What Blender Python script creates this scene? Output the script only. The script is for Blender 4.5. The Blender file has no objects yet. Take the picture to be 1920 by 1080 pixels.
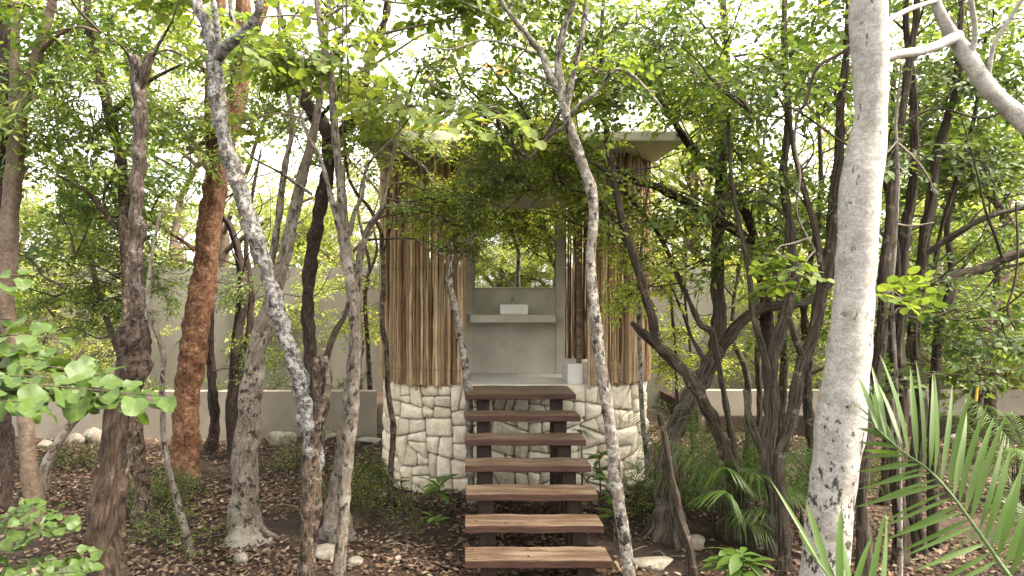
import bpy, math, random
import numpy as np

# ------------------------------------------------------------------ camera, sky, sun, exposure
SC = bpy.context.scene
COL = SC.collection
CAMZ, F = 2.69, 1280.0            # eye height; focal length in pixels of a 1920 px wide frame
cam = bpy.data.cameras.new('camera'); cam_o = bpy.data.objects.new('camera', cam); COL.objects.link(cam_o)
cam.lens, cam.sensor_width = 24.0, 36.0
cam.shift_x = (960 - 873) / 1920.0
cam.clip_end = 2000.0
cam.dof.use_dof = True; cam.dof.focus_distance = 8.6; cam.dof.aperture_fstop = 4.5
cam_o.location = (0, 0, CAMZ); cam_o.rotation_euler = (math.radians(90), 0, 0)
SC.camera = cam_o

SUN_EL, SUN_AZ = 58.0, 105.0       # degrees; azimuth from +Y clockwise (so the light comes from the right of the picture)
world = bpy.data.worlds.new('World'); SC.world = world; world.use_nodes = True
nt = world.node_tree; nt.nodes.clear()
sky = nt.nodes.new('ShaderNodeTexSky'); sky.sky_type = 'NISHITA'; sky.sun_disc = False
sky.sun_elevation = math.radians(SUN_EL); sky.sun_rotation = math.radians(SUN_AZ)
sky.air_density = 1.0; sky.dust_density = 3.0; sky.ozone_density = 1.0
hsv = nt.nodes.new('ShaderNodeHueSaturation'); hsv.inputs['Saturation'].default_value = 0.10
bg = nt.nodes.new('ShaderNodeBackground'); bg.inputs['Strength'].default_value = 0.15
wo = nt.nodes.new('ShaderNodeOutputWorld')
nt.links.new(sky.outputs[0], hsv.inputs['Color']); warm = nt.nodes.new('ShaderNodeMix'); warm.data_type = 'RGBA'; warm.blend_type = 'MULTIPLY'; warm.inputs[0].default_value = 1.0; warm.inputs[7].default_value = (1.0, .972, .90, 1)   # hazy warm daylight
nt.links.new(hsv.outputs[0], warm.inputs[6]); nt.links.new(warm.outputs[2], bg.inputs['Color']); nt.links.new(bg.outputs[0], wo.inputs['Surface'])

sun = bpy.data.lights.new('sun', 'SUN'); sun_o = bpy.data.objects.new('sun', sun); COL.objects.link(sun_o)
sun.energy = 2.0; sun.angle = math.radians(12.0); sun.color = (1.0, 0.85, 0.66)
_a, _e = math.radians(SUN_AZ), math.radians(SUN_EL)
from mathutils import Vector, Matrix
sun_o.rotation_euler = Vector((math.sin(_a) * math.cos(_e), math.cos(_a) * math.cos(_e), math.sin(_e))).to_track_quat('Z', 'Y').to_euler()
sun_o.location = (20, 0, 20)

SC.view_settings.view_transform = 'Standard'; SC.view_settings.look = 'None'
SC.view_settings.exposure = 2.8; SC.view_settings.gamma = 1.0
SC.render.engine = 'CYCLES'
SC.cycles.use_denoising = True
SC.cycles.max_bounces = 8; SC.cycles.diffuse_bounces = 4; SC.cycles.transmission_bounces = 6; SC.cycles.glossy_bounces = 3
SC.cycles.sample_clamp_indirect = 6.0

rng = np.random.default_rng(11)
random.seed(11)

# ------------------------------------------------------------------ helpers
def P(px, py, d):
    return np.array([(px - 873.0) * d / F, d, CAMZ + (540.0 - py) * d / F])

def gh(x, y):
    """ground height"""
    return 0.05 * np.sin(x * 0.9 + 0.4) * np.cos(y * 0.7) + 0.03 * np.sin(x * 2.3 + y * 1.7) - 0.02

def mk(name, V, quads=None, tris=None, smooth=True, attrs=None):
    V = np.asarray(V, dtype=np.float32)
    nq = 0 if quads is None else len(quads); ntr = 0 if tris is None else len(tris)
    me = bpy.data.meshes.new(name)
    me.vertices.add(len(V)); me.vertices.foreach_set('co', V.ravel())
    loops = []
    if nq: loops.append(np.asarray(quads, dtype=np.int32).ravel())
    if ntr: loops.append(np.asarray(tris, dtype=np.int32).ravel())
    lv = np.concatenate(loops) if loops else np.zeros(0, np.int32)
    me.loops.add(len(lv)); me.loops.foreach_set('vertex_index', lv)
    me.polygons.add(nq + ntr)
    starts = np.concatenate([np.arange(nq) * 4, nq * 4 + np.arange(ntr) * 3]).astype(np.int32)
    me.polygons.foreach_set('loop_start', starts)
    me.update(calc_edges=True)
    me.polygons.foreach_set('use_smooth', np.full(nq + ntr, bool(smooth)))
    if attrs:
        for k, a in attrs.items():
            at = me.attributes.new(k, 'FLOAT_VECTOR', 'POINT'); at.data.foreach_set('vector', np.asarray(a, np.float32).ravel())
    me.update()
    return me

def link(name, me, mat=None, parent=None, loc=None):
    o = bpy.data.objects.new(name, me); COL.objects.link(o)
    if mat is not None and me is not None and len(me.materials) == 0: me.materials.append(mat)
    if parent is not None: o.parent = parent
    if loc is not None: o.location = loc
    return o

def tag(o, label=None, cat=None, group=None, kind=None):
    if label: o['label'] = label
    if cat: o['category'] = cat
    if group: o['group'] = group
    if kind: o['kind'] = kind
    return o

def empty(name, loc=(0, 0, 0), rz=0.0):
    o = bpy.data.objects.new(name, None); COL.objects.link(o); o.location = loc; o.rotation_euler = (0, 0, rz)
    o.empty_display_size = 0.1
    return o

class Acc:
    """collects vertices, quads, tris and the bark attribute of many pieces into one mesh"""
    def __init__(s): s.V, s.Q, s.T, s.A, s.n = [], [], [], [], 0
    def add(s, V, Q=None, T=None, A=None):
        V = np.asarray(V, float)
        s.V.append(V)
        if Q is not None and len(Q): s.Q.append(np.asarray(Q) + s.n)
        if T is not None and len(T): s.T.append(np.asarray(T) + s.n)
        s.A.append(V if A is None else A)
        s.n += len(V)
    def mesh(s, name, smooth=True, attr=True):
        V = np.concatenate(s.V)
        return mk(name, V, np.concatenate(s.Q) if s.Q else None, np.concatenate(s.T) if s.T else None, smooth,
                  {'bark': np.concatenate(s.A)} if attr else None)

def box_arrays(x0, x1, y0, y1, z0, z1):
    V = np.array([[x, y, z] for z in (z0, z1) for y in (y0, y1) for x in (x0, x1)], float)
    Q = np.array([[0, 2, 3, 1], [4, 5, 7, 6], [0, 1, 5, 4], [2, 6, 7, 3], [0, 4, 6, 2], [1, 3, 7, 5]])
    return V, Q

def bevel_box(name, x0, x1, y0, y1, z0, z1, mat, parent=None, b=0.008, segs=2, wob=0.0):
    import bmesh
    bm = bmesh.new()
    V, Q = box_arrays(x0, x1, y0, y1, z0, z1)
    vs = [bm.verts.new(v) for v in V]
    for q in Q: bm.faces.new([vs[i] for i in q])
    bmesh.ops.bevel(bm, geom=list(bm.edges), offset=b, segments=segs, profile=0.6, affect='EDGES')
    if wob:
        bmesh.ops.subdivide_edges(bm, edges=[e for e in bm.edges if e.calc_length() > 0.3], cuts=14, use_grid_fill=True)
        for v in bm.verts:
            v.co.z += wob * math.sin(v.co.x * 9 + z0 * 31) + wob * .6 * math.sin(v.co.x * 23 + y0 * 17)
            v.co.y += wob * 1.2 * math.sin(v.co.x * 7 + z0 * 53) + wob * .6 * math.sin(v.co.x * 19 + z0 * 11)
    bmesh.ops.recalc_face_normals(bm, faces=bm.faces)
    me = bpy.data.meshes.new(name); bm.to_mesh(me); bm.free()
    for p in me.polygons: p.use_smooth = False
    return link(name, me, mat, parent)

def crom(pts, step):
    """Catmull-Rom through points (n,k) -> evenly sampled"""
    pts = np.asarray(pts, float)
    if len(pts) == 2: pts = np.array([pts[0], (pts[0] + pts[1]) / 2, pts[1]])
    p = np.vstack([2 * pts[0] - pts[1], pts, 2 * pts[-1] - pts[-2]])
    out = []
    for i in range(1, len(p) - 2):
        L = np.linalg.norm(p[i + 1][:3] - p[i][:3]); n = max(1, int(math.ceil(L / step)))
        t = (np.arange(n) / n)[:, None]
        a, b, c, d = p[i - 1], p[i], p[i + 1], p[i + 2]
        out.append(0.5 * ((2 * b) + (-a + c) * t + (2 * a - 5 * b + 4 * c - d) * t ** 2 + (-a + 3 * b - 3 * c + d) * t ** 3))
    out.append(p[-2][None])
    return np.vstack(out)

def tube(pts, sides=8, step=0.1, rough=0.0, lobes=0.0, wander=0.0, flare=0.0, flare_h=0.3, stub=False, rg=None):
    """pts: (n,4) xyz + radius. returns V, Q, T, A"""
    rg = rg or rng
    c = crom(pts, step)
    C, R = c[:, :3].copy(), np.maximum(c[:, 3], 0.0015)
    n = len(C)
    ln = np.concatenate([[0], np.cumsum(np.linalg.norm(np.diff(C, axis=0), axis=1))])
    if wander:
        for ax in range(3):
            for _ in range(3):
                w = rg.uniform(1.5, 7.0); C[:, ax] += .38 * wander * R * rg.normal() * np.sin(ln * w + rg.uniform(0, 6.28)) * np.clip(ln / .3, 0, 1)
    Tn = np.gradient(C, axis=0); Tn /= np.maximum(np.linalg.norm(Tn, axis=1, keepdims=True), 1e-9)
    U = np.zeros_like(C)
    ref = np.array([0, 1.0, 0]) if abs(Tn[0][1]) < .9 else np.array([1.0, 0, 0])
    u = ref - Tn[0] * ref.dot(Tn[0]); u /= np.linalg.norm(u); U[0] = u
    for i in range(1, n):
        u = u - Tn[i] * u.dot(Tn[i]); u /= max(np.linalg.norm(u), 1e-9); U[i] = u
    W = np.cross(Tn, U)
    th = np.arange(sides) / sides * 2 * math.pi
    rad = np.repeat(R[:, None], sides, 1)
    if rough or lobes:
        m = np.ones((n, sides))
        for _ in range(4):
            k = rg.integers(2, 5); m += lobes * rg.normal() * .5 * np.cos(k * th[None] + (ln * rg.uniform(-1.2, 1.2))[:, None] + rg.uniform(0, 6.28))
        for _ in range(10):
            k = rg.integers(0, 5); w = rg.uniform(4, 26); m += rough * rg.normal() * .4 * np.cos(k * th[None] + (ln * w)[:, None] * rg.choice([-1, 1]) + rg.uniform(0, 6.28))
        m += rg.normal(0, rough * .35, (n, sides))
        rad = rad * np.clip(m, .55, 1.7)
    if flare:
        ph = rg.uniform(0, 6.28); f = flare * np.exp(-ln / flare_h)[:, None]
        rad = rad * (1 + f * (1 + .35 * np.cos(3 * th[None] + ph) + .25 * np.cos(5 * th[None] + 2 * ph)))
    V = C[:, None, :] + rad[..., None] * (np.cos(th)[None, :, None] * U[:, None, :] + np.sin(th)[None, :, None] * W[:, None, :])
    V = V.reshape(-1, 3)
    i = np.arange(n - 1)[:, None] * sides; j = np.arange(sides)[None]; j2 = (j + 1) % sides
    Q = np.stack([i + j, i + j2, i + sides + j2, i + sides + j], -1).reshape(-1, 4)
    R0 = float(np.mean(R)); off = rg.uniform(0, 50, 3)
    A = np.stack([np.repeat((np.cos(th) * R0)[None], n, 0), np.repeat((np.sin(th) * R0)[None], n, 0), np.repeat(ln[:, None], sides, 1)], -1).reshape(-1, 3) + off
    # tip
    tip = C[-1] + Tn[-1] * (R[-1] * (-.35 if stub else .8))
    V = np.vstack([V, tip]); A = np.vstack([A, A[-1]])
    k = (n - 1) * sides; jj = np.arange(sides)
    T = np.stack([k + jj, k + (jj + 1) % sides, np.full(sides, n * sides)], -1)
    return V, Q, T, A

# ------------------------------------------------------------------ materials
def new_mat(name):
    m = bpy.data.materials.new(name); m.use_nodes = True
    t = m.node_tree; b = t.nodes['Principled BSDF']
    return m, t, b

def N(t, kind, **kw):
    n = t.nodes.new(kind)
    for k, v in kw.items():
        if k.startswith('i_'): n.inputs[k[2:].replace('_', ' ')].default_value = v
        else: setattr(n, k, v)
    return n

def ramp(t, stops, interp='LINEAR'):
    r = t.nodes.new('ShaderNodeValToRGB'); r.color_ramp.interpolation = interp
    el = r.color_ramp.elements
    el[0].position, el[0].color = stops[0][0], (*stops[0][1], 1)
    el[1].position, el[1].color = stops[-1][0], (*stops[-1][1], 1)
    for p, c in stops[1:-1]:
        e = el.new(p); e.color = (*c, 1)
    return r

def mixc(t, fac, a, b, mode='MIX'):
    m = t.nodes.new('ShaderNodeMix'); m.data_type = 'RGBA'; m.blend_type = mode
    for s, v in ((0, fac), (6, a), (7, b)):
        if hasattr(v, 'links') or isinstance(v, bpy.types.NodeSocket): t.links.new(v, m.inputs[s])
        else: m.inputs[s].default_value = v if s == 0 else ((*v, 1) if len(v) == 3 else v)
    return m.outputs[2]

TONE = {'bark_white': .74, 'bark_orange': .62, 'bark_lichen_grey': .54, 'bark_mottled': .68, 'bark_twig': .5, 'bark_dark': .7, 'bark_stringy': .85, 'bark_stringy_grey': .5, 'bark_red_brown': .55, 'bark_stump': .55, 'bark_pale': .58, 'bark_brown': .55}
def bark_mat(name, dark, base, patch=None, patch_scale=6.0, patch_t=(.52, .6), spot=None, spot_scale=5.0, spot_t=(.62, .68),
             sx=40.0, sz=8.0, bump=.5, rough=.85, bands=0.0, dist=.012, foot=0.0):
    k_ = TONE.get(name, .62); dark, base = [tuple(x * k_ for x in c) for c in (dark, base)]; patch = patch and tuple(x * k_ for x in patch); spot = spot and tuple(x * k_ for x in spot)
    m, t, b = new_mat(name)
    at = N(t, 'ShaderNodeAttribute', attribute_name='bark')
    mp = N(t, 'ShaderNodeMapping'); mp.inputs['Scale'].default_value = (sx, sx, sz)
    t.links.new(at.outputs['Vector'], mp.inputs['Vector'])
    n1 = N(t, 'ShaderNodeTexNoise', i_Scale=1.0, i_Detail=8.0, i_Roughness=.68); t.links.new(mp.outputs[0], n1.inputs['Vector'])
    r1 = ramp(t, [(.40, dark), (.60, base)]); t.links.new(n1.outputs['Fac'], r1.inputs[0])
    col = r1.outputs[0]; h = n1.outputs['Fac']
    if patch:
        n2 = N(t, 'ShaderNodeTexNoise', i_Scale=patch_scale, i_Detail=11.0, i_Roughness=.74); t.links.new(at.outputs['Vector'], n2.inputs['Vector'])
        r2 = ramp(t, [(patch_t[0], (0, 0, 0)), (patch_t[1], (1, 1, 1))]); t.links.new(n2.outputs['Fac'], r2.inputs[0])
        col = mixc(t, r2.outputs[0], col, patch)
    if spot:
        mp3 = N(t, 'ShaderNodeMapping'); mp3.inputs['Location'].default_value = (7, 3, 5); mp3.inputs['Scale'].default_value = (1, 1, .55)
        t.links.new(at.outputs['Vector'], mp3.inputs['Vector'])
        n3 = N(t, 'ShaderNodeTexNoise', i_Scale=spot_scale, i_Detail=10.0, i_Roughness=.72); t.links.new(mp3.outputs[0], n3.inputs['Vector'])
        r3 = ramp(t, [(spot_t[0], (0, 0, 0)), (spot_t[1], (1, 1, 1))]); sf = n3.outputs['Fac']
        if foot:   # lichen and soot gather round the foot of the trunk
            ge = N(t, 'ShaderNodeNewGeometry'); sx_ = N(t, 'ShaderNodeSeparateXYZ'); t.links.new(ge.outputs['Position'], sx_.inputs[0])
            mr = N(t, 'ShaderNodeMapRange'); mr.inputs['From Min'].default_value = 2.0; mr.inputs['From Max'].default_value = 1.3; mr.inputs['To Min'].default_value = 0; mr.inputs['To Max'].default_value = foot
            t.links.new(sx_.outputs['Z'], mr.inputs['Value']); adn = N(t, 'ShaderNodeMath', operation='ADD'); t.links.new(sf, adn.inputs[0]); t.links.new(mr.outputs[0], adn.inputs[1]); sf = adn.outputs[0]
        t.links.new(sf, r3.inputs[0])
        col = mixc(t, r3.outputs[0], col, spot)
    if bands:
        mp4 = N(t, 'ShaderNodeMapping'); mp4.inputs['Scale'].default_value = (6, 6, 70)
        t.links.new(at.outputs['Vector'], mp4.inputs['Vector'])
        n4 = N(t, 'ShaderNodeTexNoise', i_Scale=1.0, i_Detail=3.0); t.links.new(mp4.outputs[0], n4.inputs['Vector'])
        r4 = ramp(t, [(.35, (1 - bands,) * 3), (.6, (1, 1, 1))]); t.links.new(n4.outputs['Fac'], r4.inputs[0])
        col = mixc(t, 1.0, col, r4.outputs[0], 'MULTIPLY')
    n5 = N(t, 'ShaderNodeTexNoise', i_Scale=110.0, i_Detail=6.0, i_Roughness=.7); t.links.new(at.outputs['Vector'], n5.inputs['Vector'])
    r5 = ramp(t, [(.32, (.55, .52, .5)), (.55, (1.05, 1.04, 1.02)), (.75, (1.25, 1.24, 1.22))]); t.links.new(n5.outputs['Fac'], r5.inputs[0])
    col = mixc(t, 1.0, col, r5.outputs[0], 'MULTIPLY')
    t.links.new(col, b.inputs['Base Color']); b.inputs['Roughness'].default_value = rough
    b.inputs['Specular IOR Level'].default_value = .25
    bp = N(t, 'ShaderNodeBump', i_Strength=bump, i_Distance=dist); t.links.new(h, bp.inputs['Height']); t.links.new(bp.outputs[0], b.inputs['Normal'])
    return m

BK = {
 'white':  bark_mat('bark_white', (.40, .385, .365), (.52, .50, .48), (.30, .28, .255), 9, (.48, .62), (.05, .045, .04), 19, (.61, .65), 30, 30, .35, .75, .14, .006, foot=.085),
 'white_foot': bark_mat('bark_white_lichened', (.36, .34, .32), (.62, .60, .57), (.22, .20, .18), 12, (.50, .58), (.03, .028, .025), 14, (.53, .58), 40, 30, .6, .85, 0, .01),
 'lichen': bark_mat('bark_lichen_grey', (.07, .06, .052), (.25, .225, .21), (.42, .42, .42), 26, (.48, .54), (.04, .034, .03), 24, (.55, .59), 60, 14, .8, .9, 0, .012),
 'mottled': bark_mat('bark_mottled', (.13, .11, .09), (.28, .245, .21), (.44, .43, .41), 20, (.50, .56), (.035, .03, .026), 15, (.55, .58), 45, 18, .6, .85, 0, .008),
 'pale':   bark_mat('bark_pale', (.14, .115, .09), (.31, .265, .22), (.40, .37, .33), 6, (.50, .62), (.045, .034, .027), 20, (.545, .58), 60, 9, .5, .85, 0, .008),
 'brown':  bark_mat('bark_brown', (.05, .035, .025), (.18, .13, .095), (.30, .25, .19), 16, (.53, .58), (.022, .015, .012), 18, (.52, .57), 50, 12, .7, .9, 0, .012),
 'smooth_brown': bark_mat('bark_smooth_brown', (.15, .105, .075), (.26, .195, .145), (.33, .27, .21), 5, (.52, .66), (.08, .06, .045), 12, (.64, .7), 30, 26, .35, .8, .12, .006),
 'dark':   bark_mat('bark_dark', (.018, .013, .011), (.085, .06, .05), (.20, .17, .15), 16, (.60, .66), None, 6, (.6, .7), 70, 16, .9, .95, 0, .015),
 'string': bark_mat('bark_stringy', (.010, .008, .006), (.098, .076, .056), (.20, .172, .140), 9, (.56, .64), None, 6, (.6, .7), 90, 4, 1.0, .92, 0, .018),
 'string_grey': bark_mat('bark_stringy_grey', (.032, .025, .019), (.20, .165, .128), (.26, .235, .195), 5, (.55, .68), (.04, .03, .025), 6, (.62, .7), 90, 4, 1.0, .92, 0, .018),
 'orange': bark_mat('bark_orange', (.095, .042, .023), (.25, .125, .070), (.36, .22, .13), 18, (.54, .59), (.06, .024, .014), 13, (.585, .62), 34, 14, .9, .8, .10, .014),
 'red':    bark_mat('bark_red_brown', (.028, .019, .013), (.125, .083, .058), (.20, .155, .115), 7, (.56, .64), (.025, .018, .014), 8, (.56, .62), 50, 6, .9, .8, 0, .016),
 'knob':   bark_mat('bark_knob', (.012, .009, .008), (.13, .09, .07), (.30, .26, .23), 9, (.60, .66), None, 6, (.6, .7), 22, 18, 1.0, .95, 0, .03),
 'stump':  bark_mat('bark_stump', (.06, .042, .034), (.23, .175, .145), (.36, .34, .32), 12, (.55, .61), (.03, .022, .018), 9, (.55, .6), 55, 12, .9, .9, 0, .014),
 'twig':   bark_mat('bark_twig', (.05, .036, .028), (.17, .125, .095), None, sx=40, sz=10, bump=.2),
 'twig_pale': bark_mat('bark_twig_pale', (.16, .13, .10), (.36, .31, .26), None, sx=40, sz=10, bump=.2),
}

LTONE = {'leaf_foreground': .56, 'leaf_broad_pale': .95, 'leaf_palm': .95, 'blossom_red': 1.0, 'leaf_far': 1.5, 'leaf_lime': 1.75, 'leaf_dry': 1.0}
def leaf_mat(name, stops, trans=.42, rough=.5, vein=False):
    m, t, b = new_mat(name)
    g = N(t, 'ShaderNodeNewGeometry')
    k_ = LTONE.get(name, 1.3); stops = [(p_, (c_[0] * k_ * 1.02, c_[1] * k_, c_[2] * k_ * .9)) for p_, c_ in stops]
    r = ramp(t, stops); t.links.new(g.outputs['Random Per Island'], r.inputs[0])
    tc = N(t, 'ShaderNodeTexCoord')
    nz = N(t, 'ShaderNodeTexNoise', i_Scale=1.1, i_Detail=2.0); t.links.new(tc.outputs['Object'], nz.inputs['Vector'])
    r2 = ramp(t, [(.3, (.72, .80, .78)), (.7, (1.18, 1.1, 1.0))]); t.links.new(nz.outputs['Fac'], r2.inputs[0])
    col = mixc(t, 1.0, r.outputs[0], r2.outputs[0], 'MULTIPLY')
    if vein:   # pale midrib and side veins in the leaf's own coordinates
        sp = N(t, 'ShaderNodeSeparateXYZ'); t.links.new(tc.outputs['Object'], sp.inputs[0])
        ab = N(t, 'ShaderNodeMath', operation='ABSOLUTE'); t.links.new(sp.outputs['Y'], ab.inputs[0])
        v1 = ramp(t, [(.0, (1.5, 1.42, 1.45)), (.028, (1, 1, 1))]); t.links.new(ab.outputs[0], v1.inputs[0])
        ma = N(t, 'ShaderNodeMath', operation='MULTIPLY_ADD'); ma.inputs[1].default_value = -.8; t.links.new(ab.outputs[0], ma.inputs[0]); t.links.new(sp.outputs['X'], ma.inputs[2])
        mm = N(t, 'ShaderNodeMath', operation='PINGPONG'); mm.inputs[1].default_value = .075; t.links.new(ma.outputs[0], mm.inputs[0])
        v2 = ramp(t, [(.0, (1.28, 1.22, 1.2)), (.016, (1, 1, 1))]); t.links.new(mm.outputs[0], v2.inputs[0])
        nb = N(t, 'ShaderNodeTexNoise', i_Scale=6.0, i_Detail=5.0); t.links.new(tc.outputs['Object'], nb.inputs['Vector'])
        v3 = ramp(t, [(.30, (.55, .5, .35)), (.40, (.92, .92, .9)), (.7, (1.1, 1.08, 1.0))]); t.links.new(nb.outputs['Fac'], v3.inputs[0])
        for v_ in (v1, v2, v3): col = mixc(t, 1.0, col, v_.outputs[0], 'MULTIPLY')
    t.links.new(col, b.inputs['Base Color']); b.inputs['Roughness'].default_value = rough
    b.inputs['Specular IOR Level'].default_value = .35
    tr = N(t, 'ShaderNodeBsdfTranslucent')
    tcol = mixc(t, 1.0, col, (1.5, 1.45, .7), 'MULTIPLY'); t.links.new(tcol, tr.inputs['Color'])
    mx = N(t, 'ShaderNodeMixShader'); mx.inputs[0].default_value = trans
    t.links.new(b.outputs[0], mx.inputs[1]); t.links.new(tr.outputs[0], mx.inputs[2])
    t.links.new(mx.outputs[0], t.nodes['Material Output'].inputs['Surface'])
    return m

LM = {
 'ovate': leaf_mat('leaf_green', [(0, (.045, .078, .020)), (.45, (.085, .135, .034)), (.85, (.125, .18, .048)), (1, (.155, .19, .055))], .46),
 'dark':  leaf_mat('leaf_dark_green', [(0, (.026, .050, .016)), (.6, (.055, .092, .028)), (1, (.095, .135, .042))], .38),
 'lime':  leaf_mat('leaf_lime', [(0, (.10, .15, .028)), (.5, (.17, .22, .044)), (1, (.27, .28, .065))], .5),
 'broad': leaf_mat('leaf_broad_pale', [(0, (.10, .155, .045)), (.5, (.15, .21, .06)), (1, (.20, .25, .075))], .52, .6),
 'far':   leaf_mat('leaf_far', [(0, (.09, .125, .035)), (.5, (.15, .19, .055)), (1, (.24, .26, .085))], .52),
 'fore':  leaf_mat('leaf_foreground', [(0, (.066, .135, .030)), (.5, (.092, .168, .038)), (1, (.125, .20, .050))], .34, .5, True),
 'palm':  leaf_mat('leaf_palm', [(0, (.045, .095, .018)), (.5, (.065, .12, .026)), (1, (.095, .15, .036))], .35, .42),
 'red':   leaf_mat('blossom_red', [(0, (.55, .10, .04)), (.6, (.62, .17, .08)), (1, (.55, .30, .2))], .4),
 'dry':   leaf_mat('leaf_dry', [(0, (.05, .022, .014)), (1, (.14, .06, .035))], .2, .8),
}

def litter_mat():
    m, t, b = new_mat('leaf_litter')
    g = N(t, 'ShaderNodeNewGeometry')
    r = ramp(t, [(0, (.032, .020, .013)), (.3, (.056, .033, .021)), (.55, (.098, .058, .037)), (.8, (.145, .096, .063)), (.95, (.20, .15, .108)), (1, (.28, .235, .185))])
    t.links.new(g.outputs['Random Per Island'], r.inputs[0]); t.links.new(r.outputs[0], b.inputs['Base Color'])
    b.inputs['Roughness'].default_value = .75; b.inputs['Specular IOR Level'].default_value = .2
    return m

def surf_mat(name, c1, c2, scale=2.0, c3=None, t3=(.55, .7), s3=.6, bump=.15, bscale=60.0, rough=.85, stretch=(1, 1, 1), dist=.01, fine=0.0):
    m, t, b = new_mat(name)
    tc = N(t, 'ShaderNodeTexCoord')
    mp = N(t, 'ShaderNodeMapping'); mp.inputs['Scale'].default_value = stretch; t.links.new(tc.outputs['Object'], mp.inputs['Vector'])
    n1 = N(t, 'ShaderNodeTexNoise', i_Scale=scale, i_Detail=9.0, i_Roughness=.62); t.links.new(mp.outputs[0], n1.inputs['Vector'])
    r1 = ramp(t, [(.34, c1), (.66, c2)]); t.links.new(n1.outputs['Fac'], r1.inputs[0]); col = r1.outputs[0]
    if c3:
        n2 = N(t, 'ShaderNodeTexNoise', i_Scale=s3, i_Detail=7.0, i_Roughness=.6); t.links.new(mp.outputs[0], n2.inputs['Vector'])
        r2 = ramp(t, [(t3[0], (0, 0, 0)), (t3[1], (1, 1, 1))]); t.links.new(n2.outputs['Fac'], r2.inputs[0])
        col = mixc(t, r2.outputs[0], col, c3)
    n3 = N(t, 'ShaderNodeTexNoise', i_Scale=bscale, i_Detail=6.0, i_Roughness=.65); t.links.new(mp.outputs[0], n3.inputs['Vector'])
    if fine:
        r3 = ramp(t, [(.3, (1 - fine,) * 3), (.7, (1 + fine * .5,) * 3)]); t.links.new(n3.outputs['Fac'], r3.inputs[0])
        col = mixc(t, 1.0, col, r3.outputs[0], 'MULTIPLY')
    t.links.new(col, b.inputs['Base Color']); b.inputs['Roughness'].default_value = rough; b.inputs['Specular IOR Level'].default_value = .3
    bp = N(t, 'ShaderNodeBump', i_Strength=bump, i_Distance=dist); t.links.new(n3.outputs['Fac'], bp.inputs['Height']); t.links.new(bp.outputs[0], b.inputs['Normal'])
    return m

M = {}
M['ground'] = surf_mat('soil', (.016, .010, .007), (.048, .030, .020), 3.0, (.075, .050, .034), (.52, .66), 1.2, .8, 25, .95, dist=.03, fine=.5)
M['plaster'] = surf_mat('wall_plaster', (.165, .150, .122), (.22, .203, .168), 1.6, (.11, .102, .08), (.48, .70), .8, .25, 90, .9, (1, 1, .3), .004, .12)
M['planter'] = surf_mat('planter_render', (.20, .175, .142), (.26, .23, .19), 2.0, (.15, .125, .10), (.55, .72), .9, .2, 80, .9, dist=.004, fine=.12)
M['concrete'] = surf_mat('polished_concrete', (.42, .395, .345), (.54, .51, .455), 2.4, (.32, .295, .245), (.50, .70), 1.3, .06, 70, .55, dist=.003, fine=.08)
M['floor'] = surf_mat('floor_concrete', (.50, .48, .45), (.58, .56, .53), 3.0, None, bump=.05, bscale=70, rough=.5, dist=.003, fine=.06)
M['roofc'] = surf_mat('roof_concrete', (.52, .49, .43), (.62, .59, .53), 2.0, (.42, .38, .32), (.56, .74), 1.1, .1, 60, .85, dist=.004, fine=.12)
M['limestone'] = None
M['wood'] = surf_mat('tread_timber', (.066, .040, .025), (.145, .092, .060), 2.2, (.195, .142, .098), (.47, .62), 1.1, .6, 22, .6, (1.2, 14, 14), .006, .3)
M['treadface_shade'] = surf_mat('tread_edge_shaded_timber', (.032, .015, .010), (.078, .038, .026), 3.0, None, bump=.5, bscale=22, rough=.6, stretch=(1.2, 14, 14), dist=.006, fine=.3)
M['postwood'] = surf_mat('post_timber', (.014, .008, .006), (.036, .020, .014), 3.0, None, bump=.4, bscale=20, rough=.7, stretch=(12, 12, 1.2), dist=.005, fine=.4)
M['rock'] = surf_mat('pale_rock', (.17, .148, .118), (.29, .262, .222), 3.5, (.14, .115, .09), (.56, .66), 3.0, .9, 14, .95, dist=.03, fine=.25)
M['rope'] = surf_mat('yellow_rope', (.55, .34, .04), (.72, .50, .08), 20.0, None, bump=.5, bscale=120, rough=.8)

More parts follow.
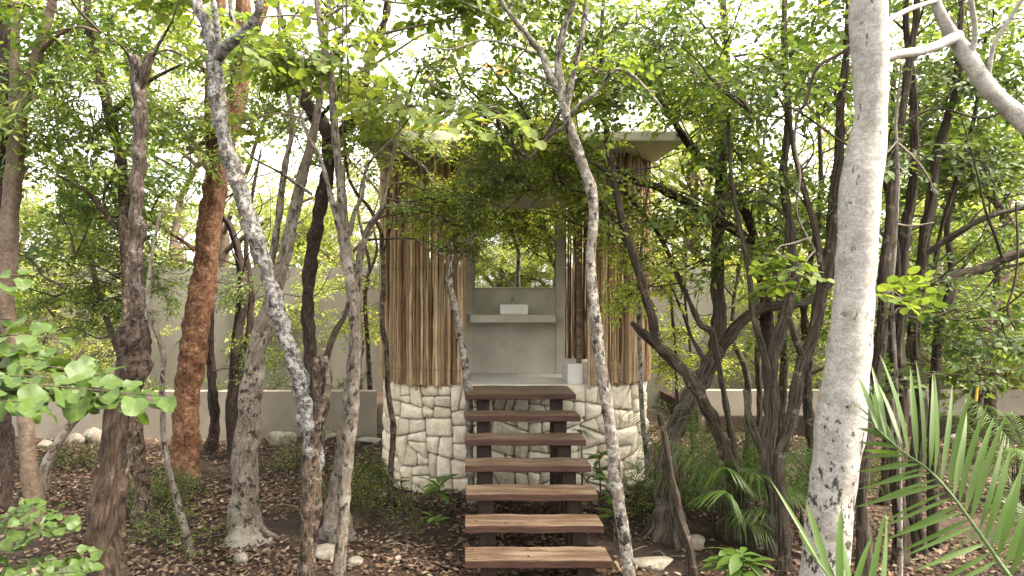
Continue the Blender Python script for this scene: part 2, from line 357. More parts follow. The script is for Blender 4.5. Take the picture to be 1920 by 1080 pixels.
def stone_mat():
    m, t, b = new_mat('limestone')
    tc = N(t, 'ShaderNodeTexCoord'); oi = N(t, 'ShaderNodeObjectInfo')
    ad = N(t, 'ShaderNodeVectorMath', operation='ADD'); t.links.new(tc.outputs['Object'], ad.inputs[0])
    sc = N(t, 'ShaderNodeVectorMath', operation='SCALE'); sc.inputs['Scale'].default_value = 1.0
    cb = N(t, 'ShaderNodeCombineXYZ'); mu = N(t, 'ShaderNodeMath', operation='MULTIPLY'); mu.inputs[1].default_value = 57.0
    t.links.new(oi.outputs['Random'], mu.inputs[0]); t.links.new(mu.outputs[0], cb.inputs[0]); t.links.new(cb.outputs[0], ad.inputs[1])
    n1 = N(t, 'ShaderNodeTexNoise', i_Scale=7.0, i_Detail=9.0, i_Roughness=.65); t.links.new(ad.outputs[0], n1.inputs['Vector'])
    r1 = ramp(t, [(.3, (.53, .475, .385)), (.5, (.69, .64, .55)), (.7, (.79, .76, .69))]); t.links.new(n1.outputs['Fac'], r1.inputs[0])
    r0 = ramp(t, [(0, (.78, .74, .68)), (.5, (.98, .95, .9)), (1, (1.08, 1.06, 1.04))]); t.links.new(oi.outputs['Random'], r0.inputs[0])
    col = mixc(t, 1.0, r1.outputs[0], r0.outputs[0], 'MULTIPLY')
    n2 = N(t, 'ShaderNodeTexNoise', i_Scale=34.0, i_Detail=7.0, i_Roughness=.7); t.links.new(ad.outputs[0], n2.inputs['Vector'])
    r2 = ramp(t, [(.28, (.66, .62, .56)), (.48, (1, 1, 1))]); t.links.new(n2.outputs['Fac'], r2.inputs[0])
    col = mixc(t, 1.0, col, r2.outputs[0], 'MULTIPLY')
    t.links.new(col, b.inputs['Base Color']); b.inputs['Roughness'].default_value = .95; b.inputs['Specular IOR Level'].default_value = .15
    mxh = N(t, 'ShaderNodeMath', operation='MULTIPLY_ADD'); mxh.inputs[1].default_value = .35
    t.links.new(n2.outputs['Fac'], mxh.inputs[0]); t.links.new(n1.outputs['Fac'], mxh.inputs[2])
    bp = N(t, 'ShaderNodeBump', i_Strength=.9, i_Distance=.03); t.links.new(mxh.outputs[0], bp.inputs['Height']); t.links.new(bp.outputs[0], b.inputs['Normal'])
    return m
M['limestone'] = stone_mat()
M['mortar'] = surf_mat('mortar', (.16, .135, .105), (.30, .26, .21), 8.0, None, bump=.5, bscale=40, rough=.95)

def stick_mat():
    m, t, b = new_mat('stick_wood')
    tc = N(t, 'ShaderNodeTexCoord'); oi = N(t, 'ShaderNodeObjectInfo')
    r0 = ramp(t, [(0, (.15, .092, .052)), (.3, (.28, .19, .11)), (.65, (.40, .285, .175)), (1, (.52, .41, .275))]); t.links.new(oi.outputs['Random'], r0.inputs[0])
    mu = N(t, 'ShaderNodeMath', operation='MULTIPLY'); mu.inputs[1].default_value = 91.0; t.links.new(oi.outputs['Random'], mu.inputs[0])
    cb = N(t, 'ShaderNodeCombineXYZ'); t.links.new(mu.outputs[0], cb.inputs[0]); t.links.new(mu.outputs[0], cb.inputs[2])
    ad = N(t, 'ShaderNodeVectorMath', operation='ADD'); t.links.new(tc.outputs['Object'], ad.inputs[0]); t.links.new(cb.outputs[0], ad.inputs[1])
    mp = N(t, 'ShaderNodeMapping'); mp.inputs['Scale'].default_value = (70, 70, 4); t.links.new(ad.outputs[0], mp.inputs['Vector'])
    n1 = N(t, 'ShaderNodeTexNoise', i_Scale=1.0, i_Detail=7.0, i_Roughness=.65); t.links.new(mp.outputs[0], n1.inputs['Vector'])
    r1 = ramp(t, [(.3, (.45, .42, .40)), (.55, (1, 1, 1)), (.75, (1.25, 1.22, 1.15))]); t.links.new(n1.outputs['Fac'], r1.inputs[0])
    col = mixc(t, 1.0, r0.outputs[0], r1.outputs[0], 'MULTIPLY')
    n2 = N(t, 'ShaderNodeTexNoise', i_Scale=2.2, i_Detail=4.0); t.links.new(ad.outputs[0], n2.inputs['Vector'])
    r2 = ramp(t, [(.35, (.72, .68, .64)), (.6, (1, 1, 1))]); t.links.new(n2.outputs['Fac'], r2.inputs[0])
    col = mixc(t, 1.0, col, r2.outputs[0], 'MULTIPLY')
    t.links.new(col, b.inputs['Base Color']); b.inputs['Roughness'].default_value = .75; b.inputs['Specular IOR Level'].default_value = .25
    bp = N(t, 'ShaderNodeBump', i_Strength=.5, i_Distance=.006); t.links.new(n1.outputs['Fac'], bp.inputs['Height']); t.links.new(bp.outputs[0], b.inputs['Normal'])
    return m
M['stick'] = stick_mat()
def plain(name, c, rough=.5, metal=0.0, spec=.5):
    m, t, b = new_mat(name); b.inputs['Base Color'].default_value = (*c, 1); b.inputs['Roughness'].default_value = rough; b.inputs['Metallic'].default_value = metal
    b.inputs['Specular IOR Level'].default_value = spec
    n = N(t, 'ShaderNodeTexNoise', i_Scale=14.0, i_Detail=4.0); tc = N(t, 'ShaderNodeTexCoord'); t.links.new(tc.outputs['Object'], n.inputs['Vector'])
    r = ramp(t, [(.3, tuple(x * .94 for x in c)), (.7, c)]); t.links.new(n.outputs['Fac'], r.inputs[0]); t.links.new(r.outputs[0], b.inputs['Base Color'])
    return m
M['ceramic'] = plain('white_ceramic', (.80, .80, .79), .15)
M['chrome'] = plain('chrome', (.75, .75, .75), .15, 1.0)
M['mirror'] = plain('mirror_glass', (.86, .88, .86), .01, 1.0)
M['wire'] = plain('rusty_wire', (.06, .04, .03), .7)

# ------------------------------------------------------------------ ground
nx = np.concatenate([np.linspace(-160, -16, 30), np.linspace(-15.5, 17, 150), np.linspace(18, 160, 30)])
ny = np.concatenate([np.linspace(-160, -16, 30), np.linspace(-15.5, 17, 150), np.linspace(18, 260, 40)])
X, Y = np.meshgrid(nx, ny, indexing='ij')
Z = gh(X, Y)
Vg = np.stack([X, Y, Z], -1).reshape(-1, 3)
a_, b_ = len(nx), len(ny)
ii, jj = np.meshgrid(np.arange(a_ - 1), np.arange(b_ - 1), indexing='ij')
q = np.stack([ii * b_ + jj, (ii + 1) * b_ + jj, (ii + 1) * b_ + jj + 1, ii * b_ + jj + 1], -1).reshape(-1, 4)
ground = tag(link('ground', mk('ground', Vg, q), M['ground']), 'dark forest soil under fallen leaves', None, None, 'structure')

# ------------------------------------------------------------------ walls
WALL_Y = 15.6
def wall_box(name, x0, x1, y0, y1, z0, z1, mat, label, cat):
    o = bevel_box(name, x0, x1, y0, y1, z0, z1, mat, None, .012, 2)
    return tag(o, label, cat)
wall_box('perimeter_wall', -26, 26, WALL_Y, WALL_Y + .2, -.3, 3.16, M['plaster'], 'long pale plastered perimeter wall behind the pavilion', 'wall')
wall_box('planter_wall', -14, -1.62, 12.3, 12.48, -.2, .83, M['planter'], 'low beige rendered planter wall at the pavilion side with rocks before it', 'low wall')
wall_box('planter_wall', 4.35, 17, 12.6, 12.78, -.2, .80, M['planter'], 'low pale planter wall behind the dark multi-stem thicket', 'low wall')
for (x0, x1, nm) in ((-14, -1.7, 'on the stump side'), (4.45, 17, 'behind the thicket')):
    V, Q = box_arrays(x0, x1, 12.5, WALL_Y - .003, -.2, .34)
    tag(link('planter_bed', mk('planter_bed', V, Q, smooth=False), M['ground']), 'raised soil bed ' + nm, None, None, 'structure')

# ------------------------------------------------------------------ pavilion
FZ = 1.43
DC = np.array([.71, 10.60]); DA, DB, DN = 1.905, 1.75, 3.4
def sup(tt, off=0.0):
    """superellipse point; tt in radians, 0 = +x, -pi/2 = towards the camera"""
    c, s = np.cos(tt), np.sin(tt)
    x = np.sign(c) * np.abs(c) ** (2 / DN) * (DA + off); y = np.sign(s) * np.abs(s) ** (2 / DN) * (DB + off)
    return DC[0] + x, DC[1] + y
_tt = np.linspace(-math.pi / 2, 1.5 * math.pi, 6001)
_x, _y = sup(_tt)
_s = np.concatenate([[0], np.cumsum(np.hypot(np.diff(_x), np.diff(_y)))]); PERIM = _s[-1]
def at_s(s, off=0.0):
    """point and outward normal at arc length s (0 = middle of the front, growing to the right)"""
    s = np.asarray(s) % PERIM
    x = np.interp(s, _s, _x); y = np.interp(s, _s, _y)
    e = .01
    dx = np.interp((s + e) % PERIM, _s, _x) - np.interp((s - e) % PERIM, _s, _x); dy = np.interp((s + e) % PERIM, _s, _y) - np.interp((s - e) % PERIM, _s, _y)
    l = np.maximum(np.hypot(dx, dy), 1e-9); nx_, ny_ = dy / l, -dx / l
    return x + nx_ * off, y + ny_ * off, nx_, ny_

pav = tag(empty('pavilion', (DC[0], DC[1], 0)), 'small washroom pavilion of limestone, upright sticks and a flat concrete roof', 'pavilion')
def pchild(o):
    o.parent = pav; o.matrix_parent_inverse = Matrix.Translation((-DC[0], -DC[1], 0)); return o
# mortar core of the stone base
ss = np.linspace(0, PERIM, 97)[:-1]
bx, by, _, _ = at_s(ss, -.055)
Vd = np.concatenate([np.stack([bx, by, np.full(96, -.3)], 1), np.stack([bx, by, np.full(96, FZ - .03)], 1)])
k = np.arange(96); Qd = np.stack([k, (k + 1) % 96, 96 + (k + 1) % 96, 96 + k], 1)
base = pchild(link('stone_base', mk('stone_base', Vd, Qd), M['mortar']))
# stones: Voronoi cells over the unrolled face
def clip(poly, p, nrm):
    out = []
    for i in range(len(poly)):
        a, b = poly[i], poly[(i + 1) % len(poly)]
        da, db = (a - p).dot(nrm), (b - p).dot(nrm)
        if da <= 0: out.append(a)
        if (da < 0 < db) or (db < 0 < da): out.append(a + (b - a) * (da / (da - db)))
    return out
rs = np.random.default_rng(5)
def area(p): p = np.array(p); return .5 * abs(np.dot(p[:, 0], np.roll(p[:, 1], -1)) - np.dot(p[:, 1], np.roll(p[:, 0], -1)))
cells = []
def split(poly, depth=0):
    p = np.array(poly); w, h = np.ptp(p[:, 0]), np.ptp(p[:, 1]); ar = area(poly)
    if ar < rs.choice([.045, .06, .078, .095]) or depth > 12:
        cells.append(poly); return
    vert = w * rs.uniform(.9, 1.1) > h          # cut across the longer side, never quite square
    c = p.mean(0) + (p.max(0) - p.min(0)) * rs.uniform(-.16, .16, 2)
    ang = (0.0 if vert else math.pi / 2) + rs.normal(0, .22)
    nrm = np.array([math.cos(ang), math.sin(ang)])
    a_, b_ = clip(poly, c, nrm), clip(poly, c, -nrm)
    if len(a_) > 2: split(a_, depth + 1)
    if len(b_) > 2: split(b_, depth + 1)
ncol = 10
for c_ in range(ncol):
    tl = [.12 * math.sin(c_ * 2.1 + 1), .12 * math.sin(c_ * 3.7 + 2)]; tr = [.12 * math.sin((c_ + 1) % ncol * 2.1 + 1), .12 * math.sin((c_ + 1) % ncol * 3.7 + 2)]
    x0_, x1_ = c_ * PERIM / ncol, (c_ + 1) * PERIM / ncol
    split([np.array(v) for v in ((x0_ + tl[0], -.12), (x1_ + tr[0], -.12), (x1_ + tr[1], FZ - .004), (x0_ + tl[1], FZ - .004))])
ns = 0
def shrink(poly, g):
    out = poly; p = np.array(poly); cen = p.mean(0)
    for i in range(len(p)):
        a_, b_ = p[i], p[(i + 1) % len(p)]; e = b_ - a_
        if np.linalg.norm(e) < 1e-6: continue
        nn = np.array([e[1], -e[0]]) / np.linalg.norm(e)
        if nn.dot(cen - a_) > 0: nn = -nn
        out = clip(out, a_ - nn * g * rs.uniform(.5, 1.7), nn)
        if len(out) < 3: return out
    return out
for poly in cells:
    poly = shrink(poly, .0034)
    if len(poly) < 3: continue
    poly = np.array(poly); cen = poly.mean(0)
    if np.ptp(poly[:, 0]) < .06 or np.ptp(poly[:, 1]) < .04: continue
    # resample outline with corners cut a little and a slight waviness
    pts = []
    for a_i in range(len(poly)):
        a, b = poly[a_i], poly[(a_i + 1) % len(poly)]; L = np.linalg.norm(b - a)
        if L < .02: pts.append((a + b) / 2); continue
        nseg = max(2, int(L / .06)); e = min(.2, rs.uniform(.012, .035) / L)
        for tq in np.linspace(e, 1 - e, nseg):
            w = rs.normal(0, .0022) if e < tq < 1 - e else 0
            pts.append(a + (b - a) * tq + (cen - a) / max(np.linalg.norm(cen - a), 1e-6) * abs(w))
    pts = np.array(pts); n = len(pts)
    tilt = rs.normal(0, .09, 2); bulge = rs.uniform(.010, .040)
    rings = []
    for sc_, off in ((1.0, -.08), (1.0, -.022), (.955, .0), (.68, bulge * .75), (.3, bulge)):
        pp = cen + (pts - cen) * sc_
        oo = off + (tilt * (pp - cen)).sum(1) + (rs.normal(0, .0055, n) if off > -.01 else 0)
        if off < -.05: oo = np.full(n, off)
        x_, y_, _, _ = at_s(pp[:, 0], oo); rings.append(np.stack([x_, y_, pp[:, 1]], 1))
    x_, y_, _, _ = at_s(cen[0], bulge); ctr = np.array([x_, y_, cen[1]])
    V = np.vstack(rings + [ctr[None]]) - ctr
    k = np.arange(n); Q = np.concatenate([np.stack([r_ * n + k, r_ * n + (k + 1) % n, (r_ + 1) * n + (k + 1) % n, (r_ + 1) * n + k], 1) for r_ in range(4)])
    T = np.stack([4 * n + k, 4 * n + (k + 1) % n, np.full(n, 5 * n)], 1)
    o = link('stone', mk('stone', V, Q, T), M['limestone'], base, ctr); ns += 1

# floor slab (shaped like the base, set inside the screen), threshold
x_, y_, _, _ = at_s(ss, -.03)
Vd = np.concatenate([np.stack([x_, y_, np.full(96, FZ - .12)], 1), np.stack([x_, y_, np.full(96, FZ)], 1), [[DC[0], DC[1], FZ]]])
k = np.arange(96); Qd = np.stack([k, (k + 1) % 96, 96 + (k + 1) % 96, 96 + k], 1); Td = np.stack([96 + k, 96 + (k + 1) % 96, np.full(96, 192)], 1)
pchild(link('floor_slab', mk('floor_slab', Vd, Qd, Td, smooth=False), M['floor']))
# vanity wall with side pilasters, counter, curb blocks
WY = 10.08
pchild(bevel_box('vanity_wall', .115, 1.33, WY, WY + .14, FZ + .002, 4.478, M['concrete'], None, .004))
pchild(bevel_box('pilaster', -.04, .113, WY - .035, WY + .143, FZ + .002, 4.478, M['concrete'], None, .006))
pchild(bevel_box('pilaster', 1.332, 1.46, WY - .035, WY + .143, FZ + .002, 4.478, M['concrete'], None, .006))
pchild(bevel_box('counter', .06, 1.27, 9.60, WY - .002, 2.205, 2.31, M['concrete'], None, .006))
pchild(bevel_box('curb_block', 1.335, 1.535, 8.93, 9.5, FZ + .002, FZ + .27, M['floor'], None, .01))
pchild(bevel_box('curb_block', -.145, .045, 8.93, 9.5, FZ + .002, FZ + .22, M['floor'], None, .01))
pchild(bevel_box('door_post', 1.46, 1.53, 8.97, 9.04, FZ + .272, 4.477, M['wood'], None, .02))
# roof
pchild(bevel_box('roof_slab', -1.26, 2.70, 8.30, 12.9, 4.48, 4.60, M['roofc'], None, .012))
# stick screen
wireA = Acc()
for z_ in (1.62, 2.95, 4.2):
    sv = np.linspace(.90, PERIM - .74, 140); x_, y_, _, _ = at_s(sv, .082 if z_ < 4 else .079)
    V, Q, T, A = tube(np.stack([x_, y_, np.full(140, z_) + .006 * np.sin(sv * 5), np.full(140, .0028)], 1), 4, .2); wireA.add(V, Q, T, A)
screen = pchild(link('stick_screen', wireA.mesh('stick_screen'), M['wire']))
svar = []
for v_ in range(14):
    rg = np.random.default_rng(100 + v_); zs = np.linspace(0, 3.04, 12); r0 = rg.uniform(.0175, .0265)
    w = rg.normal(0, .0035, (12, 2)); w[0] = 0
    pts = np.stack([w[:, 0] + .006 * np.sin(zs * rg.uniform(1, 3)), w[:, 1] * .5, zs, r0 * (1 - .12 * zs / 3.04) * rg.uniform(.9, 1.1, 12)], 1)
    V, Q, T, A = tube(pts, 8, .26, .06, .03, rg=rg, stub=True)
    svar.append(mk('stick', V, Q, T))
s = .88; nstick = 0; rsk = np.random.default_rng(21)
while s < PERIM - .70:
    x_, y_, nx_, ny_ = at_s(s, .048 + rsk.normal(0, .015))
    o = link('stick', svar[rsk.integers(14)], M['stick'], screen, (float(x_), float(y_), FZ - .005 + rsk.normal(0, .024)))
    sc_ = rsk.uniform(.85, 1.2); o.scale = (sc_ * .93, sc_ * .93, rsk.uniform(.99, .9985)); o.rotation_euler = (rsk.normal(0, .003), rsk.normal(0, .003), rsk.uniform(0, 6.28))
    s += rsk.uniform(.0355, .0425) * (1.2 if rsk.random() < .04 else 1); nstick += 1
print('stones', ns, 'sticks', nstick)

# mirror, basin, tap: things of their own
mir = tag(link('mirror', mk('mirror', *box_arrays(.137, 1.313, WY - .022, WY - .003, 2.70, 3.86), smooth=False), M['mirror']),
          'large frameless mirror on the concrete vanity wall reflecting foliage', 'mirror')
link('edge_strip', mk('edge_strip', *box_arrays(.13, 1.32, WY - .03, WY - .0235, 2.690, 2.7005), smooth=False), M['chrome'], mir)
import bmesh
def basin():
    x0, x1, y0, y1, z0, z1, w, dp = .49, .885, 9.66, 9.99, 2.3125, 2.45, .016, .10
    def ring(x0, x1, y0, y1, z): return [(x0, y0, z), (x1, y0, z), (x1, y1, z), (x0, y1, z)]
    V = np.array(ring(x0 + .012, x1 - .012, y0 + .012, y1 - .012, z0) + ring(x0, x1, y0, y1, z0 + .02) + ring(x0, x1, y0, y1, z1) + ring(x0 + w, x1 - w, y0 + w, y1 - w, z1) + ring(x0 + w * 1.6, x1 - w * 1.6, y0 + w * 1.6, y1 - w * 1.6, z1 - dp))
    Q = [(0, 3, 2, 1)] + [(4 * r_ + k_, 4 * r_ + (k_ + 1) % 4, 4 * r_ + 4 + (k_ + 1) % 4, 4 * r_ + 4 + k_) for r_ in range(4) for k_ in range(4)] + [(16, 17, 18, 19)]
    return mk('wash_basin', V, Q, smooth=False)
tag(link('wash_basin', basin(), M['ceramic']), 'white rectangular wash basin standing on the concrete counter', 'basin')
tap = tag(empty('tap', (.69, WY - .004, 2.5)), 'small chrome wall tap above the white basin', 'tap')
V, Q, T, A = tube([(0, 0, 0, .03), (0, -.012, 0, .03)], 14, .05); link('wall_plate', mk('wall_plate', V, Q, T), M['chrome'], tap)
V, Q, T, A = tube([(0, -.005, 0, .017), (0, -.08, .0, .017), (0, -.15, -.006, .014), (0, -.165, -.035, .012)], 12, .02); link('spout', mk('spout', V, Q, T), M['chrome'], tap)
V, Q, T, A = tube([(0, -.03, .015, .015), (0, -.032, .045, .016), (0, -.05, .075, .008)], 10, .02); link('lever', mk('lever', V, Q, T), M['chrome'], tap)

# ------------------------------------------------------------------ stairs
st = tag(empty('staircase', (.66, 7.2, 0)), 'open-riser staircase of thick reddish timber treads leading up to the pavilion', 'staircase')
def schild(o):
    o.parent = st; o.matrix_parent_inverse = Matrix.Translation((-.66, -7.2, 0)); return o
for i in range(8):
    d_ = 8.15 - i * .3317; z_ = FZ - .2 * i
    if i == 7: continue
    dep = .70 if i == 0 else .335
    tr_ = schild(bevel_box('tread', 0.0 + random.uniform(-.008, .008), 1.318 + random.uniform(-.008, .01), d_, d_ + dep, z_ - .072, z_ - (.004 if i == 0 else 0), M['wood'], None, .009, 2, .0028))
    tr_.data.materials.append(M['treadface_shade'])      # tops bleached by weather and feet, edges red-brown, front-face shade painted in
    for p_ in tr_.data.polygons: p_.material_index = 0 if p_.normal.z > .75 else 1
    for (xa, xb) in ((.135, .29), (1.03, 1.175)):
        schild(bevel_box('post', xa, xb, d_ + .10, d_ + .21, -.35, z_ - .074, M['postwood'], None, .005))

# ------------------------------------------------------------------ leaves and sprays
LT = {  # leaf templates: along +x, unit length; y is half-width direction; faces as tris
 'full': (np.array([(0, 0, 0), (.28, .26, .05), (.62, .24, .045), (1, 0, -.06), (.62, -.24, .045), (.28, -.26, .05), (.48, 0, -.01)]),
          np.array([(0, 6, 1), (1, 6, 2), (2, 6, 3), (3, 6, 4), (4, 6, 5), (5, 6, 0)])),
 'round': (np.array([(0, 0, 0), (.12, .38, .03), (.5, .52, .06), (.85, .3, .02), (1, 0, -.05), (.85, -.3, .02), (.5, -.52, .06), (.12, -.38, .03), (.48, 0, -.02)]),
           np.array([(0, 8, 1), (1, 8, 2), (2, 8, 3), (3, 8, 4), (4, 8, 5), (5, 8, 6), (6, 8, 7), (7, 8, 0)])),
 'diamond': (np.array([(0, 0, 0), (.45, .27, .05), (1, 0, -.04), (.45, -.27, .05)]), np.array([(0, 2, 1), (0, 3, 2)])),
 'narrow': (np.array([(0, 0, 0), (.35, .075, .01), (.7, .06, -.02), (1, 0, -.12), (.7, -.06, -.02), (.35, -.075, .01)]),
            np.array([(0, 5, 1), (1, 5, 4), (1, 4, 2), (2, 4, 3)])),
}
def norm(v): return v / np.maximum(np.linalg.norm(v, axis=-1, keepdims=True), 1e-9)
def leaves(tmpl, pos, dirs, nrm, size):
    Tv, Tf = LT[tmpl]
    dirs = norm(dirs); side = norm(np.cross(nrm, dirs)); nn = np.cross(dirs, side)
    V = pos[:, None] + size[:, None, None] * (Tv[None, :, 0:1] * dirs[:, None] + Tv[None, :, 1:2] * side[:, None] + Tv[None, :, 2:3] * nn[:, None])
    n = len(pos); Fc = (Tf[None] + (np.arange(n) * len(Tv))[:, None, None]).reshape(-1, 3)
    return V.reshape(-1, 3), Fc

def make_spray(kind, seed):
    rg = np.random.default_rng(seed)
    p = dict(ovate=(.46, 5, 4, .085, 'full', .20), small=(.44, 7, 5, .056, 'full', .17), broad=(.42, 3, 3, .125, 'round', .18),
             far=(.75, 6, 6, .115, 'diamond', .32), narrow=(.5, 5, 5, .14, 'narrow', .2), tiny=(.30, 6, 5, .030, 'diamond', .12))[kind]
    L, nsub, nl, ls, tm, subL = p
    tw = Acc(); pos, dr, nr = [], [], []
    main = np.array([(0, 0, 0, .006), (L * .4, rg.normal(0, .03), .02, .0045), (L * .75, rg.normal(0, .05), .0, .003), (L, rg.normal(0, .06), -.04, .0015)])
    mc = crom(main, L / 12); tw.add(*tube(main, 3, L / 5, rg=rg))
    for i in range(nsub + 1):
        f = .18 + .8 * i / nsub; a = mc[min(len(mc) - 1, int(f * (len(mc) - 1)))][:3]
        sd = 1 if i % 2 else -1
        az = sd * math.radians(rg.uniform(35, 65)) if i < nsub else rg.normal(0, .2)
        e = a + subL * rg.uniform(.7, 1.2) * np.array([math.cos(az), math.sin(az), rg.normal(0, .22)])
        tw.add(*tube(np.array([(*a, .003), (*((a + e) / 2 + (0, 0, .012)), .002), (*e, .001)]), 3, .1, rg=rg))
        for j in range(nl):
            g = .25 + .75 * j / max(nl - 1, 1); pp = a + (e - a) * g
            s2 = 1 if j % 2 else -1
            la = az + (s2 * math.radians(rg.uniform(35, 75)) if j < nl - 1 else rg.normal(0, .3))
            pos.append(pp); dr.append((math.cos(la), math.sin(la), rg.normal(-.22, .35))); nr.append((rg.normal(0, .38), rg.normal(0, .38), 1))
    pos, dr, nr = np.array(pos), np.array(dr), np.array(nr)
    V, Fc = leaves(tm, pos, dr, nr, ls * rg.uniform(.65, 1.25, len(pos)))
    return V, Fc, np.concatenate(tw.V), np.concatenate(tw.Q), np.concatenate(tw.T)
SPR = {k_: [make_spray(k_, 40 + i) for i in range(6)] for k_ in ('ovate', 'small', 'broad', 'far', 'narrow', 'tiny')}

def place_sprays(items, leaf_acc, twig_acc, rg):
    """items: list of (kind, pos, azimuth, pitch, roll, scale)"""
    by = {}
    for it in items: by.setdefault((it[0], int(rg.integers(6))), []).append(it)
    for (kind, idx), L in by.items():
        V, Fc, tV, tQ, tT = SPR[kind][idx]
        pos = np.array([l[1] for l in L]); az = np.array([l[2] for l in L]); pt = np.array([l[3] for l in L]); ro = np.array([l[4] for l in L]); sc_ = np.array([l[5] for l in L])
        ca, sa, cp, sp, cr, sr = np.cos(az), np.sin(az), np.cos(pt), np.sin(pt), np.cos(ro), np.sin(ro)
        ex = np.stack([ca * cp, sa * cp, sp], 1)
        ey0 = np.stack([-sa, ca, np.zeros_like(sa)], 1); ez0 = np.cross(ex, ey0)
        ey = ey0 * cr[:, None] + ez0 * sr[:, None]; ez = np.cross(ex, ey)
        R = np.stack([ex, ey, ez], 1) * sc_[:, None, None]
        n = len(L)
        def put(acc, V_, Q_=None, T_=None):
            W = np.einsum('vk,nkj->nvj', V_, R) + pos[:, None]
            off = (np.arange(n) * len(V_))[:, None, None]
            acc.add(W.reshape(-1, 3), None if Q_ is None else (Q_[None] + off).reshape(-1, 4), None if T_ is None else (T_[None] + off).reshape(-1, 3))
        put(leaf_acc, V, None, Fc)
        if twig_acc is not None: put(twig_acc, tV, tQ, tT)

# ------------------------------------------------------------------ trees traced from the place
TREES = []
class Tree: pass
def G(px, d, r):
    """base point on the ground at picture column px"""
    x = (px - 873.0) * d / F
    return (x, d, float(gh(x, d)) - .12, r * d / F)
def conv(pts):
    out = []
    for p in pts:
        if len(p) == 3: out.append(G(*p))
        else: out.append((*P(p[0], p[1], p[2]), p[3] * p[2] / F))
    return np.array(out)
def tree(label, bark, limbs, name='tree', leaf='ovate', lmat='ovate', leafy=True, rough=.10, lobes=.12, wander=.35, flare=.5, flare_h=.25, twig='twig', sides=14, stub=False, cat='tree', extra=None, bare=None):
    if bare is None: bare = 6 if (leafy and bark in ('string', 'string_grey', 'dark')) else (2 if leafy and bark in ('brown', 'mottled') else 0)
    t = Tree(); L0 = conv(limbs[0]); t.root = tag(empty(name, tuple(L0[0][:3])), label, cat)
    t.root.location.z += .12
    t.bark, t.leaf, t.lmat, t.leafy, t.twig = bark, leaf, lmat, leafy, twig
    t.skel = []; t.sprays = []; t.boughs = []
    inv = Matrix.Translation(-t.root.location)
    t.inv = inv
    seed = abs(hash_(label)) % 100000
    rg = np.random.default_rng(seed); t.rg = rg
    for i, l in enumerate(limbs):
        pts = conv(l); pts[:, 3] *= .95 if bark == 'white' else (.70 if bark in ('string', 'string_grey') else .82); r = float(np.max(pts[:, 3])); mb = bark
        if extra and i in extra: mb = extra[i]
        sd = max(7, min(22, int(sides * min(1.6, .5 + r / .12))))
        V, Q, T, A = tube(pts, sd, max(.025, min(.09, r * .6)), rough, lobes, wander, flare if (i == 0) else 0, flare_h, stub=stub if isinstance(stub, bool) else (i in stub), rg=rg)
        o = link('trunk' if i == 0 else 'limb', mk('trunk' if i == 0 else 'limb', V, Q, T, True, {'bark': A}), BK[mb], t.root); o.matrix_parent_inverse = inv
        t.skel.append(crom(pts, .15)[:, :4])
    if bare:
        base_sk = np.concatenate(t.skel); hi = base_sk[(base_sk[:, 2] > 2.3) & (base_sk[:, 2] < 7.0)]
        for _ in range(bare if len(hi) else 0):
            b0 = hi[int(rg.integers(len(hi)))]; az = rg.uniform(0, 6.28); L = rg.uniform(.7, 1.9); up_ = rg.uniform(.1, 1.1); r0 = min(b0[3] * .6, rg.uniform(.008, .016))
            dv = np.array([math.cos(az) * (1 if abs(math.cos(az)) > .3 else 2), math.sin(az) * .6, up_]); dv /= np.linalg.norm(dv)
            q1 = b0[:3] + dv * L * .35 + rg.normal(0, .09, 3); q2 = b0[:3] + dv * L * .7 + rg.normal(0, .16, 3); q3 = b0[:3] + dv * L + np.array([0, 0, rg.uniform(-.1, .35)])
            pl = np.array([(*b0[:3], r0), (*q1, r0 * .8), (*q2, r0 * .55), (*q3, r0 * .25)])
            V, Q, T, A = tube(pl, 6, .06, .1, .08, .6, rg=rg)
            o = link('limb', mk('limb', V, Q, T, True, {'bark': A}), BK[bark], t.root); o.matrix_parent_inverse = inv
            t.skel.append(crom(pl, .15)[:, :4])
    t.sk = np.concatenate(t.skel)
    TREES.append(t)
    return t
def hash_(s):
    h = 7
    for ch in s: h = (h * 131 + ord(ch)) % 1000003
    return h

# left side of the picture
tree('black rough trunk standing at the far left edge of the view', 'dark',
     [[(12, 8.2, 26), (6, 900, 8.2, 20), (4, 700, 8.2, 19), (2, 540, 8.2, 18), (4, 330, 8.2, 16), (10, 150, 8.2, 15), (12, 0, 8.2, 14), (8, -250, 8.2, 11), (20, -500, 8.3, 6)],
      [(10, 100, 8.2, 8), (-60, -60, 8.4, 6), (-120, -250, 8.6, 4)]])
tree('smooth grey-brown tree forking in a V beside the black edge trunk', 'smooth_brown',
     [[(72, 7.7, 24), (62, 940, 7.7, 19), (50, 800, 7.7, 17), (36, 690, 7.7, 16), (16, 590, 7.7, 17), (12, 490, 7.7, 19), (24, 380, 7.7, 17), (30, 290, 7.7, 17), (34, 215, 7.7, 16), (30, 120, 7.7, 9), (28, 0, 7.7, 8), (20, -250, 7.7, 6), (30, -480, 7.8, 3)],
      [(36, 225, 7.7, 12), (52, 165, 7.65, 12), (74, 95, 7.6, 11), (98, 0, 7.6, 10), (130, -150, 7.5, 8), (150, -400, 7.4, 3)],
      [(72, 100, 7.6, 5), (110, 65, 7.4, 4), (150, 50, 7.2, 3), (190, 62, 7.0, 2)]], rough=.05, wander=.15)
tree('short leaning tan trunk beside the pale stones near the edge', 'pale',
     [[(76, 8.9, 14), (84, 880, 8.9, 11), (104, 838, 8.95, 10), (138, 790, 9.1, 10), (168, 762, 9.2, 9), (215, 700, 9.5, 8), (240, 600, 9.9, 7), (232, 480, 10.2, 6), (215, 380, 10.3, 4)]], leaf='small', rough=.06)
